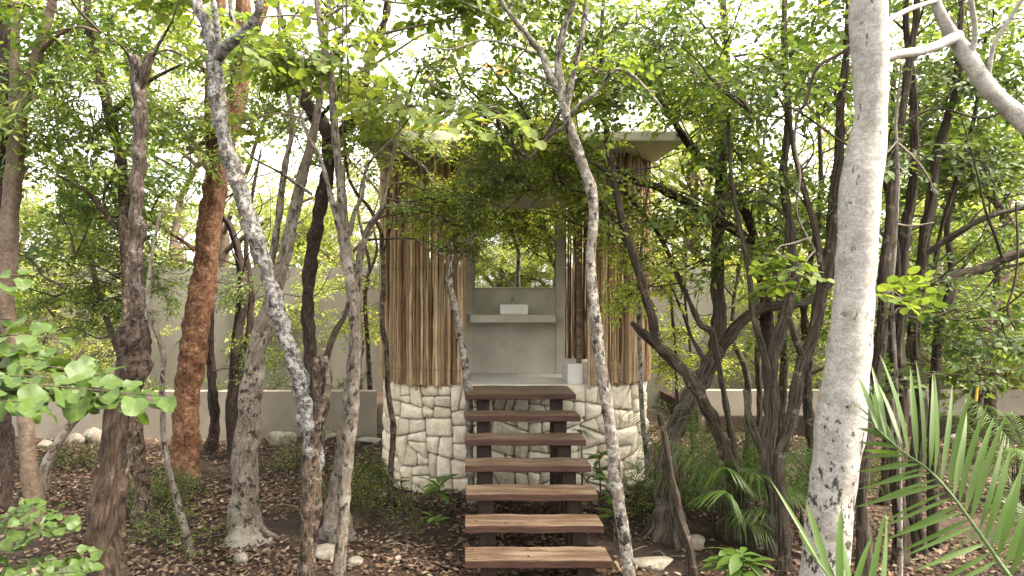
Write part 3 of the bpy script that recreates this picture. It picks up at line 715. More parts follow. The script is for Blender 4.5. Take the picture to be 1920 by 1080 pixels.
tree('thin grey sapling leaning towards the gnarled stump from the wall', 'pale',
     [[(252, 10.4, 9), (245, 760, 10.4, 8), (225, 670, 10.4, 7), (206, 612, 10.4, 7), (180, 530, 10.4, 6), (160, 445, 10.4, 6), (138, 358, 10.4, 5), (110, 250, 10.4, 4), (100, 130, 10.4, 2)]], leaf='small', rough=.06)
# gnarled dead stump tree
tree('dead gnarled trunk with a dark burl and split red-brown foot', 'stump',
     [[(262, 600, 6.3, 17), (260, 555, 6.3, 14), (256, 480, 6.3, 14), (257, 400, 6.3, 14), (261, 320, 6.3, 13), (260, 240, 6.3, 13), (258, 170, 6.3, 14), (255, 112, 6.3, 11), (254, 105, 6.3, 9)],
      [(198, 6.2, 34), (200, 1000, 6.2, 31), (206, 900, 6.22, 28), (216, 810, 6.25, 25), (230, 745, 6.25, 24), (245, 700, 6.28, 26), (258, 640, 6.3, 24), (262, 600, 6.3, 15)],
      [(248, 720, 6.27, 22), (252, 696, 6.27, 33), (250, 668, 6.28, 31), (246, 640, 6.28, 35), (256, 615, 6.3, 28), (262, 592, 6.3, 18), (262, 575, 6.3, 14)],
      [(262, 165, 6.3, 10), (272, 135, 6.28, 10), (282, 110, 6.27, 9), (290, 98, 6.26, 6)],
      [(284, 112, 6.27, 4), (300, 80, 6.2, 3), (322, 40, 6.1, 2), (335, 0, 6.0, 1.5)],
      [(212, 6.3, 20), (222, 980, 6.3, 16), (232, 880, 6.3, 15), (244, 790, 6.3, 12), (250, 730, 6.3, 10)],
      [(256, 130, 6.3, 4), (235, 95, 6.2, 3), (210, 70, 6.0, 2)]],
     name='dead_tree', rough=.15, lobes=.16, wander=.25, flare=0, stub=[0, 3], extra={1: 'red', 2: 'knob', 5: 'brown'}, leafy=False, cat='dead tree')
tree('straight brown trunk with forked limbs behind the gnarled stump', 'brown',
     [[(268, 7.9, 20), (266, 930, 7.9, 16), (262, 850, 7.9, 13), (252, 720, 8.0, 12), (242, 600, 8.1, 12), (238, 500, 8.2, 11), (234, 400, 8.3, 11), (230, 320, 8.3, 10), (205, 205, 8.3, 11), (182, 125, 8.3, 10), (168, 60, 8.3, 8), (160, -60, 8.3, 6), (150, -300, 8.3, 3)],
      [(208, 212, 8.3, 8), (232, 192, 8.2, 7), (256, 170, 8.1, 6), (300, 140, 8.0, 4), (340, 120, 7.9, 3)],
      [(233, 440, 8.3, 7), (205, 410, 8.2, 6), (178, 375, 8.1, 5), (150, 350, 8.0, 4), (110, 330, 7.9, 3)],
      [(205, 410, 8.2, 4), (195, 370, 8.2, 3), (210, 330, 8.2, 3), (222, 270, 8.2, 2)]])
tree('crooked pale sapling beside the rust trunk, its foot kicked out', 'pale',
     [[(362, 7.0, 9), (352, 1005, 7.0, 8), (335, 950, 7.0, 8), (318, 890, 7.0, 7), (308, 830, 7.0, 7), (304, 770, 7.0, 6), (303, 710, 7.0, 7), (307, 665, 7.0, 7), (297, 632, 7.0, 6), (285, 605, 7.0, 6), (277, 560, 7.0, 5), (285, 480, 7.05, 4), (300, 400, 7.1, 3)]], leaf='small', lmat='lime', rough=.08)
tree('thick rust-orange trunk with peeling bark, broad at the foot', 'orange',
     [[(346, 9.8, 34), (346, 860, 9.8, 31), (350, 770, 9.8, 31), (356, 690, 9.8, 32), (368, 620, 9.8, 32), (380, 540, 9.8, 30), (388, 470, 9.8, 27), (396, 400, 9.8, 26), (404, 340, 9.8, 26), (420, 270, 9.8, 25), (436, 210, 9.8, 25), (448, 150, 9.8, 22), (454, 90, 9.8, 18), (456, 0, 9.8, 15), (450, -200, 9.8, 11), (470, -420, 9.8, 5)],
      [(408, 330, 9.8, 16), (396, 250, 9.75, 15), (394, 170, 9.7, 13), (402, 90, 9.7, 12), (414, 0, 9.7, 10), (420, -180, 9.7, 6)],
      [(450, 160, 9.8, 10), (468, 80, 9.7, 9), (500, 0, 9.6, 8), (540, -140, 9.5, 5)],
      [(366, 470, 9.7, 5), (340, 450, 9.6, 4), (300, 425, 9.5, 3.5), (278, 410, 9.4, 3)]],
     rough=.09, lobes=.10, wander=.12, flare=.45, flare_h=.3, sides=18)
# grey lichen tree with Y base
tree('grey lichen-spotted limb rising diagonally from a brown trunk with a broken stub', 'lichen',
     [[(590, 880, 5.96, 16), (590, 825, 5.98, 20), (582, 775, 6.0, 22), (564, 712, 6.0, 18), (540, 650, 6.0, 17), (520, 590, 6.0, 17), (503, 530, 6.0, 17), (484, 465, 6.0, 17), (465, 405, 6.0, 17), (446, 345, 6.0, 17), (430, 285, 6.0, 16), (418, 220, 6.0, 16), (408, 160, 6.0, 16), (402, 105, 6.0, 17), (390, 65, 6.0, 13), (376, 30, 6.0, 12), (360, -10, 6.0, 11), (340, -120, 6.0, 8), (330, -300, 6.0, 4)],
      [(580, 5.9, 26), (580, 1040, 5.9, 21), (582, 960, 5.92, 22), (584, 890, 5.95, 23), (588, 830, 5.98, 26), (592, 780, 6.0, 25), (600, 730, 6.0, 22), (604, 690, 6.0, 19), (602, 668, 6.0, 16)],
      [(404, 118, 6.0, 10), (410, 80, 5.95, 8), (403, 30, 5.9, 7), (398, -30, 5.9, 6), (400, -160, 5.8, 3)],
      [(406, 112, 6.0, 10), (428, 86, 5.95, 12), (455, 64, 5.9, 11), (476, 36, 5.85, 10), (488, 0, 5.8, 9), (492, -90, 5.8, 7), (520, -240, 5.8, 3)],
      [(604, 700, 6.0, 8), (616, 655, 6.0, 8), (630, 622, 6.0, 7), (648, 592, 6.0, 6), (655, 565, 6.0, 4)],
      [(430, 86, 5.95, 6), (438, 50, 6.0, 5), (432, 10, 6.0, 4), (440, -80, 6.0, 3)]],
     rough=.12, lobes=.1, wander=.3, flare=0, extra={1: 'brown', 4: 'dark'}, stub=[1, 4], leaf='broad', lmat='broad', sides=16)
tree('pale trunk on a wide flared foot left of the broken stub', 'pale',
     [[(462, 7.3, 40), (458, 985, 7.3, 34), (458, 920, 7.3, 29), (462, 840, 7.3, 27), (470, 750, 7.3, 24), (478, 680, 7.3, 21), (494, 610, 7.3, 19), (514, 545, 7.3, 16), (536, 470, 7.3, 14), (552, 400, 7.3, 13), (568, 330, 7.3, 12), (582, 270, 7.3, 10), (600, 180, 7.3, 8), (612, 60, 7.3, 6), (630, -120, 7.3, 4)],
      [(504, 580, 7.3, 9), (508, 500, 7.4, 9), (518, 430, 7.45, 8), (528, 360, 7.5, 8), (540, 290, 7.5, 7), (548, 230, 7.5, 6), (530, 120, 7.5, 5), (520, -20, 7.5, 4)],
      [(585, 365, 7.2, 4), (550, 340, 7.1, 4), (520, 320, 7.0, 3), (480, 300, 6.9, 2.5), (450, 270, 6.8, 1.5)]],
     rough=.1, lobes=.14, wander=.25, flare=1.0, flare_h=.16, leaf='small', lmat='lime', twig='twig_pale', sides=18)
tree('slender pale trunk in front, parting into two white stems by the screen', 'pale',
     [[(634, 6.2, 17), (638, 1040, 6.2, 13), (646, 930, 6.25, 14), (652, 830, 6.3, 17), (662, 740, 6.35, 14), (668, 660, 6.4, 13), (664, 590, 6.4, 13), (655, 520, 6.45, 13), (647, 450, 6.5, 14), (640, 370, 6.5, 11), (632, 290, 6.5, 10), (626, 210, 6.5, 9), (620, 130, 6.5, 8), (602, 60, 6.5, 7), (590, -80, 6.5, 5), (600, -300, 6.5, 3)],
      [(648, 470, 6.5, 8), (636, 420, 6.45, 8), (618, 360, 6.4, 6), (598, 295, 6.4, 5), (580, 262, 6.35, 4), (560, 200, 6.3, 3)],
      [(656, 440, 6.5, 6), (664, 400, 6.45, 5), (680, 365, 6.4, 4), (690, 310, 6.35, 3), (740, 255, 6.2, 2.5), (770, 215, 6.1, 2), (800, 150, 6.0, 1.5)]],
     rough=.1, lobes=.1, wander=.3, flare=.3, twig='twig_pale', leaf='broad', lmat='broad')
tree('pale buttressed foot with a hollow, hugging the slender front trunk', 'pale',
     [[(632, 7.4, 34), (632, 960, 7.4, 26), (638, 900, 7.4, 22), (646, 830, 7.4, 17), (654, 760, 7.4, 14), (660, 690, 7.4, 12), (668, 600, 7.4, 10), (672, 500, 7.4, 8), (690, 430, 7.4, 7), (716, 390, 7.35, 5), (730, 320, 7.3, 4), (760, 200, 7.3, 3)]],
     rough=.14, lobes=.2, flare=.5, flare_h=.2, leaf='ovate')
tree('dark twisted tree between the pale stems, its limbs spread high', 'dark',
     [[(588, 8.0, 19), (584, 880, 8.0, 15), (580, 760, 8.0, 14), (579, 660, 8.0, 14), (578, 580, 8.0, 13), (582, 500, 8.0, 13), (594, 430, 8.0, 14), (606, 360, 8.0, 13), (614, 300, 8.0, 13), (612, 250, 8.0, 14), (594, 220, 8.0, 13), (572, 190, 8.0, 12), (556, 130, 8.0, 8), (540, 70, 8.0, 7), (520, 10, 8.0, 6), (500, -90, 8.0, 5), (480, -260, 8, 3)],
      [(614, 262, 8.0, 11), (650, 240, 7.95, 11), (672, 200, 7.9, 10), (684, 150, 7.9, 10), (696, 100, 7.9, 9), (716, 55, 7.85, 8), (726, 10, 7.8, 7), (730, -100, 7.8, 5), (760, -260, 7.8, 3)],
      [(574, 192, 8.0, 7), (545, 165, 7.9, 6), (515, 130, 7.8, 6), (494, 85, 7.8, 5), (484, 40, 7.8, 4), (470, -60, 7.8, 3)],
      [(578, 186, 8.0, 6), (600, 140, 7.9, 5), (625, 95, 7.8, 5), (650, 55, 7.7, 4), (680, 10, 7.6, 3), (700, -80, 7.5, 2)],
      [(596, 222, 8.0, 5), (630, 180, 7.7, 4), (640, 120, 7.6, 3), (628, 60, 7.5, 2), (640, -40, 7.5, 1.5)]],
     rough=.14, lobes=.14, wander=.4, leaf='broad', lmat='broad')
# long pale branch crossing the sky gap belongs to the edge of the canopy
tree('slim brown stem rising against the left corner of the stick screen', 'brown',
     [[(734, 8.45, 8), (734, 880, 8.45, 6), (736, 800, 8.45, 7), (730, 740, 8.45, 6), (724, 660, 8.45, 6), (716, 610, 8.45, 6), (720, 540, 8.45, 6), (716, 470, 8.45, 5), (712, 430, 8.4, 5), (690, 385, 8.3, 4), (668, 360, 8.2, 4), (650, 320, 8.1, 3), (646, 250, 8.0, 2)],
      [(718, 480, 8.45, 3), (738, 400, 8.3, 3), (760, 320, 8.2, 2.5), (790, 250, 8.0, 2), (830, 190, 7.9, 1.5)]], rough=.12, lobes=.1, wander=.5, leaf='ovate')
tree('slight brown tree before the perimeter wall left of the screen', 'brown',
     [[(700, 13.0, 7), (694, 720, 13.0, 6), (690, 640, 13.0, 5), (684, 560, 13.0, 5), (692, 500, 13.0, 4), (680, 440, 13.0, 4), (672, 380, 13.0, 3), (690, 300, 13.0, 2)],
      [(688, 520, 13.0, 4), (706, 470, 13.0, 3), (700, 410, 13.0, 2), (720, 340, 13.0, 1.5)]], leaf='small', lmat='lime')
tree('short sawn brown post stem standing against the pale wall', 'brown',
     [[(674, 13.6, 8), (672, 640, 13.6, 7), (671, 560, 13.6, 7), (671, 492, 13.6, 6)]], leafy=False, stub=True, name='stump', cat='stump')
tree('mottled pale sapling leaning on the left end of the screen opening', 'mottled',
     [[(888, 8.35, 9), (884, 900, 8.4, 8), (880, 800, 8.45, 9), (876, 730, 8.45, 9), (868, 675, 8.45, 8), (860, 620, 8.45, 8), (852, 570, 8.45, 8), (842, 530, 8.45, 7), (846, 470, 8.4, 5), (838, 400, 8.3, 4), (815, 350, 8.2, 4), (790, 310, 8.1, 4), (752, 285, 8.0, 3)],
      [(844, 520, 8.4, 3), (870, 470, 8.2, 2.5), (905, 430, 8.0, 2.5), (940, 400, 7.9, 2), (985, 360, 7.7, 2)],
      [(838, 420, 8.3, 3), (822, 370, 8.15, 3), (850, 330, 8.0, 2.5), (890, 300, 7.9, 2)],
      [(846, 480, 8.4, 2), (810, 470, 8.2, 2), (780, 450, 8.1, 1.5)]],
     leaf='small', lmat='lime', twig='twig_pale', rough=.1, wander=.4)
# dark stems in the left middle distance
for i_, (pts, lab) in enumerate([
    ([(398, 11.2, 14), (398, 800, 11.2, 11), (396, 700, 11.2, 10), (394, 600, 11.2, 9), (398, 500, 11.2, 8), (410, 420, 11.2, 7), (420, 330, 11.2, 5), (430, 200, 11.2, 4)], 'dark straight stem just right of the rust trunk, before the wall'),
    ([(438, 10.8, 17), (436, 800, 10.8, 14), (440, 700, 10.8, 13), (446, 620, 10.8, 12), (454, 540, 10.8, 11), (446, 470, 10.8, 9), (430, 420, 10.8, 7), (416, 405, 10.8, 5), (400, 350, 10.8, 4)], 'dark forked shrub trunk between the rust trunk and the flared trunk'),
    ([(452, 10.9, 10), (456, 760, 10.9, 9), (466, 640, 10.9, 8), (470, 540, 10.9, 7), (462, 460, 10.9, 5), (470, 380, 10.9, 4), (490, 280, 10.9, 2)], 'thin dark stem close behind the flared pale trunk')]):
    tree(lab, 'dark', [pts], leaf='ovate', rough=.12, lobes=.15)

# centre
tree('slender mottled grey tree leaning before the right side of the stairs', 'mottled',
     [[(1186, 5.9, 17), (1178, 1060, 5.9, 14), (1166, 980, 5.9, 14), (1152, 880, 5.9, 15), (1140, 780, 5.9, 14), (1130, 700, 5.9, 14), (1120, 630, 5.9, 14), (1112, 560, 5.9, 13), (1108, 490, 5.9, 12), (1112, 420, 5.9, 12), (1108, 360, 5.9, 13), (1092, 310, 5.9, 13), (1076, 260, 5.9, 13), (1062, 215, 5.9, 12), (1052, 165, 5.9, 11), (1046, 110, 5.9, 9), (1058, 50, 5.9, 8), (1076, 0, 5.9, 7), (1090, -120, 5.9, 5), (1080, -280, 5.9, 3)],
      [(1050, 170, 5.9, 9), (1030, 140, 5.9, 10), (1014, 100, 5.9, 8), (990, 70, 5.85, 7), (966, 40, 5.8, 6), (935, -10, 5.8, 5), (900, -120, 5.8, 3)],
      [(1060, 212, 5.9, 8), (1072, 150, 5.85, 7), (1086, 90, 5.8, 6), (1098, 30, 5.8, 6), (1106, -40, 5.8, 5), (1130, -200, 5.7, 3)],
      [(1064, 218, 5.9, 5), (1092, 192, 5.8, 5), (1126, 165, 5.75, 4), (1150, 133, 5.7, 4), (1178, 134, 5.7, 4), (1215, 170, 5.65, 3), (1240, 200, 5.6, 2.5)],
      [(1064, 236, 5.9, 4), (1030, 255, 6.2, 4), (1000, 290, 6.5, 3), (965, 310, 6.9, 2.5), (930, 345, 7.2, 2)],
      [(1016, 105, 5.9, 4), (960, 85, 5.8, 3), (905, 75, 5.7, 3), (850, 92, 5.6, 2), (800, 88, 5.6, 2)]],
     rough=.06, lobes=.06, wander=.22, flare=.2, leaf='ovate', lmat='ovate')
tree('dark trunk leaning left past the drum with a broken stub and tall stem', 'string',
     [[(1412, 7.2, 20), (1404, 990, 7.2, 17), (1386, 920, 7.2, 16), (1362, 850, 7.2, 15), (1336, 785, 7.2, 14), (1300, 725, 7.2, 14), (1262, 675, 7.2, 14), (1232, 645, 7.2, 13), (1208, 624, 7.2, 10), (1184, 605, 7.2, 6)],
      [(1232, 645, 7.2, 10), (1226, 610, 7.15, 11), (1212, 565, 7.1, 10), (1200, 520, 7.1, 10), (1186, 475, 7.05, 9), (1172, 430, 7.0, 9), (1160, 385, 7.0, 9), (1150, 335, 7.0, 10), (1142, 280, 7.0, 10), (1134, 220, 7.0, 8), (1130, 160, 7.0, 7), (1129, 80, 7.0, 6), (1132, 0, 7.0, 6), (1140, -150, 7.0, 4)],
      [(1150, 335, 7.0, 6), (1120, 310, 6.9, 5), (1090, 300, 6.8, 3), (1050, 285, 6.8, 2)]],
     rough=.14, lobes=.15, wander=.4, flare=.3, stub=[0], leaf='ovate')
tree('crooked slim dark stem kinked at a knee behind the leaning trunk', 'string_grey',
     [[(1392, 7.9, 11), (1382, 880, 7.9, 9), (1368, 800, 7.9, 9), (1356, 730, 7.9, 8), (1344, 665, 7.9, 8), (1334, 624, 7.9, 9), (1314, 612, 7.9, 8), (1296, 570, 7.9, 7), (1278, 530, 7.9, 7), (1258, 490, 7.9, 6), (1240, 450, 7.9, 6), (1214, 410, 7.9, 5), (1186, 375, 7.9, 5), (1160, 345, 7.9, 4), (1120, 310, 7.9, 3)]],
     rough=.12, lobes=.12, wander=.3, leaf='small', lmat='lime')
tree('big grey-brown trunk sprawling from a root beside the drum, fork splayed', 'string_grey',
     [[(1256, 7.4, 46), (1252, 960, 7.45, 33), (1250, 900, 7.5, 27), (1264, 830, 7.6, 23), (1290, 765, 7.8, 22), (1318, 710, 8.0, 22), (1338, 660, 8.2, 22), (1346, 600, 8.2, 17), (1346, 530, 8.2, 15), (1347, 450, 8.2, 14), (1349, 370, 8.2, 13), (1352, 290, 8.2, 12), (1358, 200, 8.2, 11), (1362, 100, 8.2, 9), (1352, -40, 8.2, 7), (1340, -250, 8.2, 4)],
      [(1336, 670, 8.2, 17), (1362, 635, 8.15, 16), (1390, 602, 8.1, 15), (1425, 580, 8.05, 14), (1470, 572, 8.0, 12), (1520, 565, 8.0, 10), (1560, 530, 8.0, 7)],
      [(1330, 690, 8.0, 8), (1300, 640, 8.3, 5), (1285, 600, 8.5, 4), (1262, 540, 8.6, 3)]],
     rough=.12, lobes=.2, wander=.3, flare=.5, flare_h=.22, sides=18, leaf='ovate')
tree('black broken pole standing in front of the sprawling grey root', 'string',
     [[(1306, 6.1, 13), (1296, 1040, 6.1, 12), (1278, 980, 6.15, 10), (1264, 920, 6.2, 10), (1254, 860, 6.2, 9), (1244, 810, 6.2, 8), (1236, 775, 6.2, 6)]],
     leafy=False, stub=True, rough=.15, lobes=.2, name='dead_pole', cat='dead stem')
tree('thin grey stem upright against the right corner of the drum', 'mottled',
     [[(1216, 8.6, 8), (1212, 860, 8.6, 6), (1206, 790, 8.6, 6), (1200, 700, 8.6, 5), (1200, 600, 8.6, 5), (1199, 520, 8.6, 4), (1206, 420, 8.6, 3), (1220, 330, 8.6, 2)]], rough=.08, leaf='small', lmat='lime')
# right hand thicket
tree('dark limb arching from the thicket over the roof corner', 'dark',
     [[(1470, 8.3, 16), (1462, 900, 8.3, 14), (1452, 760, 8.3, 13), (1440, 640, 8.3, 13), (1432, 540, 8.3, 12), (1418, 470, 8.3, 11), (1380, 432, 8.2, 10), (1330, 404, 8.1, 9), (1280, 376, 8.0, 9), (1230, 348, 7.9, 8), (1196, 344, 7.8, 7), (1160, 318, 7.7, 5), (1120, 300, 7.6, 3)],
      [(1430, 530, 8.3, 8), (1412, 440, 8.2, 8), (1380, 370, 8.1, 8), (1345, 326, 8.0, 8), (1310, 292, 7.9, 7), (1280, 252, 7.8, 7), (1252, 208, 7.7, 6), (1228, 178, 7.6, 5), (1180, 140, 7.5, 4), (1150, 120, 7.4, 3)]],
     rough=.14, lobes=.12, wander=.35, leaf='ovate')
tree('grey stringy-barked trunk dividing low at the near edge of the thicket', 'string_grey',
     [[(1462, 6.9, 22), (1454, 1040, 6.9, 18), (1444, 940, 6.9, 18), (1440, 850, 6.9, 19), (1444, 760, 6.9, 18), (1450, 690, 6.9, 18), (1462, 630, 6.9, 15), (1478, 570, 6.9, 12), (1486, 500, 6.9, 10), (1480, 430, 6.9, 9), (1470, 330, 6.9, 8), (1478, 200, 6.9, 7), (1470, 60, 6.9, 6), (1480, -120, 6.9, 4)],
      [(1448, 720, 6.9, 10), (1432, 660, 6.85, 9), (1414, 600, 6.8, 8), (1404, 520, 6.8, 7), (1390, 440, 6.8, 6), (1372, 340, 6.8, 5), (1366, 220, 6.8, 4)],
      [(1440, 880, 6.9, 10), (1422, 830, 6.85, 10), (1404, 780, 6.8, 9), (1396, 730, 6.8, 6)]],
     rough=.12, lobes=.22, wander=.3, stub=[2], sides=16)
tree('dark leaning trunk crossing behind the white trunk\'s waist', 'string',
     [[(1470, 6.6, 19), (1474, 1060, 6.6, 17), (1466, 960, 6.6, 16), (1462, 870, 6.6, 16), (1476, 810, 6.6, 15), (1492, 750, 6.6, 15), (1506, 680, 6.6, 15), (1530, 610, 6.6, 14), (1546, 540, 6.6, 14), (1556, 460, 6.6, 14), (1566, 380, 6.6, 12), (1572, 300, 6.6, 11), (1580, 180, 6.6, 9), (1590, 40, 6.6, 7), (1600, -150, 6.6, 4)],
      [(1548, 540, 6.6, 10), (1530, 440, 6.6, 9), (1506, 350, 6.6, 8), (1490, 285, 6.6, 7), (1478, 200, 6.6, 5)],
      [(1508, 680, 6.6, 8), (1486, 620, 6.5, 7), (1480, 570, 6.5, 6), (1500, 510, 6.5, 5)]],
     rough=.12, lobes=.22, wander=.3, sides=16)
tree('dark twin-stem trunk standing right behind the white tree', 'string',
     [[(1622, 6.3, 20), (1618, 1000, 6.3, 17), (1616, 880, 6.3, 17), (1634, 760, 6.3, 16), (1646, 660, 6.3, 15), (1656, 560, 6.3, 14), (1662, 460, 6.3, 13), (1672, 360, 6.3, 12), (1684, 260, 6.3, 11), (1700, 150, 6.3, 10), (1716, 40, 6.3, 9), (1730, -120, 6.3, 6)],
      [(1632, 770, 6.3, 10), (1622, 680, 6.25, 9), (1630, 560, 6.2, 9), (1620, 460, 6.2, 8), (1640, 330, 6.2, 6), (1650, 180, 6.2, 5)]],
     rough=.12, lobes=.24, wander=.25, sides=16, leaf='ovate', lmat='dark')
tree('tall dark stringy trunk, second behind the white tree, above the palm', 'string',
     [[(1690, 6.6, 18), (1690, 1000, 6.6, 16), (1684, 880, 6.6, 15), (1690, 760, 6.6, 14), (1684, 640, 6.6, 15), (1690, 540, 6.6, 13), (1702, 420, 6.6, 12), (1716, 300, 6.6, 11), (1712, 180, 6.6, 10), (1700, 60, 6.6, 8), (1700, -120, 6.6, 5)],
      [(1688, 560, 6.6, 8), (1680, 460, 6.55, 7), (1664, 360, 6.5, 7), (1640, 250, 6.5, 5), (1640, 100, 6.5, 4)]],
     rough=.12, lobes=.24, wander=.25, sides=16, lmat='dark')
tree('dark trunk in the middle of the palm fan, bent to the right aloft', 'string',
     [[(1724, 6.9, 17), (1720, 1000, 6.9, 16), (1716, 880, 6.9, 16), (1722, 760, 6.9, 15), (1716, 650, 6.9, 14), (1718, 560, 6.9, 13), (1732, 470, 6.9, 12), (1744, 390, 6.9, 11), (1752, 300, 6.9, 9), (1790, 180, 6.9, 8), (1800, 40, 6.9, 6), (1810, -120, 6.9, 4)],
      [(1722, 540, 6.9, 12), (1760, 528, 6.85, 14), (1800, 516, 6.8, 15), (1840, 506, 6.75, 13), (1880, 488, 6.7, 12), (1925, 470, 6.65, 12), (1990, 440, 6.6, 9), (2060, 400, 6.5, 6)],
      [(1730, 480, 6.9, 7), (1768, 455, 6.8, 7), (1810, 430, 6.7, 7), (1860, 404, 6.6, 7), (1925, 388, 6.5, 6), (2000, 360, 6.4, 4)]],
     rough=.12, lobes=.2, wander=.35, sides=16, lmat='dark')
tree('dark upright stem splitting near the rope at head height', 'string',
     [[(1756, 7.2, 15), (1752, 960, 7.2, 13), (1748, 820, 7.2, 13), (1752, 700, 7.2, 12), (1762, 620, 7.2, 12), (1782, 560, 7.2, 13), (1786, 500, 7.2, 9), (1776, 430, 7.2, 7), (1790, 350, 7.2, 6), (1806, 300, 7.2, 6), (1830, 200, 7.2, 5), (1850, 60, 7.2, 4)],
      [(1764, 620, 7.2, 8), (1746, 560, 7.15, 7), (1752, 500, 7.1, 6), (1768, 420, 7.1, 5), (1796, 330, 7.0, 4)]],
     rough=.12, lobes=.2, wander=.3, lmat='dark')
tree('brown trunk with the yellow rope tied on, in the right distance', 'brown',
     [[(1822, 10.6, 15), (1828, 760, 10.6, 13), (1838, 690, 10.6, 13), (1850, 620, 10.6, 12), (1868, 560, 10.6, 11), (1884, 500, 10.6, 10), (1880, 420, 10.6, 8), (1900, 330, 10.6, 7), (1910, 180, 10.6, 5)],
      [(1884, 500, 10.6, 7), (1900, 440, 10.6, 7), (1870, 385, 10.6, 8), (1832, 350, 10.6, 8), (1790, 330, 10.6, 6)]], leaf='ovate')
tree('dark short trunk near the right edge before the wall', 'dark',
     [[(1860, 11.2, 12), (1858, 720, 11.2, 11), (1856, 650, 11.2, 10), (1866, 560, 11.2, 8), (1880, 440, 11.2, 6), (1900, 300, 11.2, 4)]], leaf='ovate')
for (pts, lab) in [
    ([(1420, 10.2, 9), (1424, 740, 10.2, 8), (1420, 660, 10.2, 8), (1426, 580, 10.2, 7), (1430, 480, 10.2, 6), (1424, 360, 10.2, 4), (1440, 200, 10.2, 3)], 'pale slim trunk seen through the fork of the sprawling tree'),
    ([(1400, 10.8, 9), (1404, 760, 10.8, 8), (1398, 700, 10.8, 7), (1384, 660, 10.8, 6), (1372, 620, 10.8, 5), (1380, 540, 10.8, 4), (1400, 420, 10.8, 3)], 'small bent trunk with tufted leaves before the wall'),
    ([(1462, 9.4, 12), (1466, 800, 9.4, 10), (1470, 690, 9.4, 9), (1464, 600, 9.4, 8), (1450, 480, 9.4, 7), (1430, 360, 9.4, 5), (1420, 220, 9.4, 4)], 'upright brown stem behind the grey stringy trunk'),
    ([(1520, 8.9, 13), (1520, 820, 8.9, 12), (1514, 700, 8.9, 11), (1508, 600, 8.9, 9), (1520, 480, 8.9, 8), (1540, 350, 8.9, 6), (1530, 180, 8.9, 5)], 'dark stem hidden between the white tree and the leaning trunk'),
    ([(1660, 8.6, 12), (1662, 860, 8.6, 11), (1668, 720, 8.6, 11), (1676, 580, 8.6, 10), (1680, 440, 8.6, 8), (1670, 300, 8.6, 7), (1680, 120, 8.6, 5)], 'rearmost dark stem of the group behind the white tree'),
    ([(1274, 10.6, 6), (1268, 700, 10.6, 4), (1264, 620, 10.6, 4), (1258, 540, 10.6, 3), (1262, 470, 10.6, 2)], 'wispy sapling stem against the wall right of the drum'),
    ([(1300, 10.9, 5), (1296, 700, 10.9, 4), (1290, 620, 10.9, 3), (1284, 540, 10.9, 3), (1290, 450, 10.9, 2)], 'second wispy sapling, nearer the sprawling grey trunk')]:
    tree(lab, 'string_grey' if 'slim' in lab or 'small' in lab else 'string', [pts], leaf='small' if 'wispy' in lab else 'ovate', lmat='lime' if 'wispy' in lab else 'ovate', rough=.12, lobes=.16)
# the white tree
wt = tree('white-barked trunk with black flecks and a limb arching right', 'white',
     [[(1545, 4.6, 60), (1540, 1120, 4.6, 44), (1548, 1030, 4.6, 40), (1556, 960, 4.6, 41), (1566, 880, 4.6, 43), (1577, 800, 4.6, 42), (1586, 720, 4.6, 40), (1594, 640, 4.6, 38), (1602, 560, 4.6, 37), (1607, 490, 4.6, 35), (1610, 420, 4.6, 34), (1612, 360, 4.6, 37), (1622, 300, 4.6, 36), (1632, 230, 4.6, 31), (1633, 170, 4.6, 31), (1632, 110, 4.6, 32), (1629, 50, 4.6, 33), (1626, -20, 4.6, 33), (1620, -200, 4.6, 29), (1630, -450, 4.6, 22), (1620, -700, 4.6, 12)],
      [(1650, 108, 4.65, 10), (1690, 101, 4.8, 9), (1730, 95, 5.0, 9), (1770, 80, 5.2, 10), (1795, 68, 5.3, 12)],
      [(1742, -30, 5.3, 10), (1760, 20, 5.3, 10), (1780, 58, 5.3, 12), (1804, 92, 5.3, 15), (1826, 126, 5.25, 16), (1848, 158, 5.2, 16), (1876, 188, 5.15, 16), (1910, 220, 5.1, 17), (1970, 280, 5.0, 18), (2080, 400, 4.9, 20)],
      [(1820, 110, 5.25, 5), (1828, 60, 5.2, 5), (1820, 0, 5.1, 5), (1812, -80, 5.0, 4)],
      [(1852, 160, 5.2, 4), (1862, 90, 5.15, 4), (1890, 40, 5.1, 4), (1930, -20, 5.0, 3)],
      [(1630, 60, 4.7, 6), (1700, 20, 5.0, 5), (1760, 0, 5.3, 4), (1840, -20, 5.6, 3)],
      [(1612, 75, 4.75, 4), (1576, 100, 4.9, 3.5), (1530, 130, 5.1, 3.2), (1512, 190, 5.3, 3), (1496, 215, 5.4, 2.6), (1490, 270, 5.5, 2.4), (1500, 330, 5.5, 2.2), (1494, 400, 5.5, 2), (1528, 470, 5.5, 1.6)]],
     rough=.025, lobes=.03, wander=.05, flare=.2, sides=22, extra={6: 'pale'}, leaf='broad', lmat='ovate', twig='twig_pale')
tree('pale twiggy sapling just right of the white trunk', 'pale',
     [[(1690, 5.2, 6), (1686, 900, 5.2, 5), (1680, 720, 5.2, 4), (1672, 560, 5.2, 4), (1680, 440, 5.2, 4), (1684, 330, 5.2, 4), (1680, 230, 5.2, 3), (1690, 120, 5.2, 2)],
      [(1683, 268, 5.2, 3), (1712, 295, 5.15, 3), (1738, 330, 5.1, 2.5), (1752, 365, 5.1, 2)],
      [(1682, 265, 5.2, 2.5), (1664, 285, 5.15, 2), (1640, 310, 5.1, 1.5)],
      [(1678, 420, 5.2, 2.5), (1710, 424, 5.15, 2.5), (1750, 418, 5.1, 2)]], leaf='broad', lmat='ovate', twig='twig_pale', flare=0)

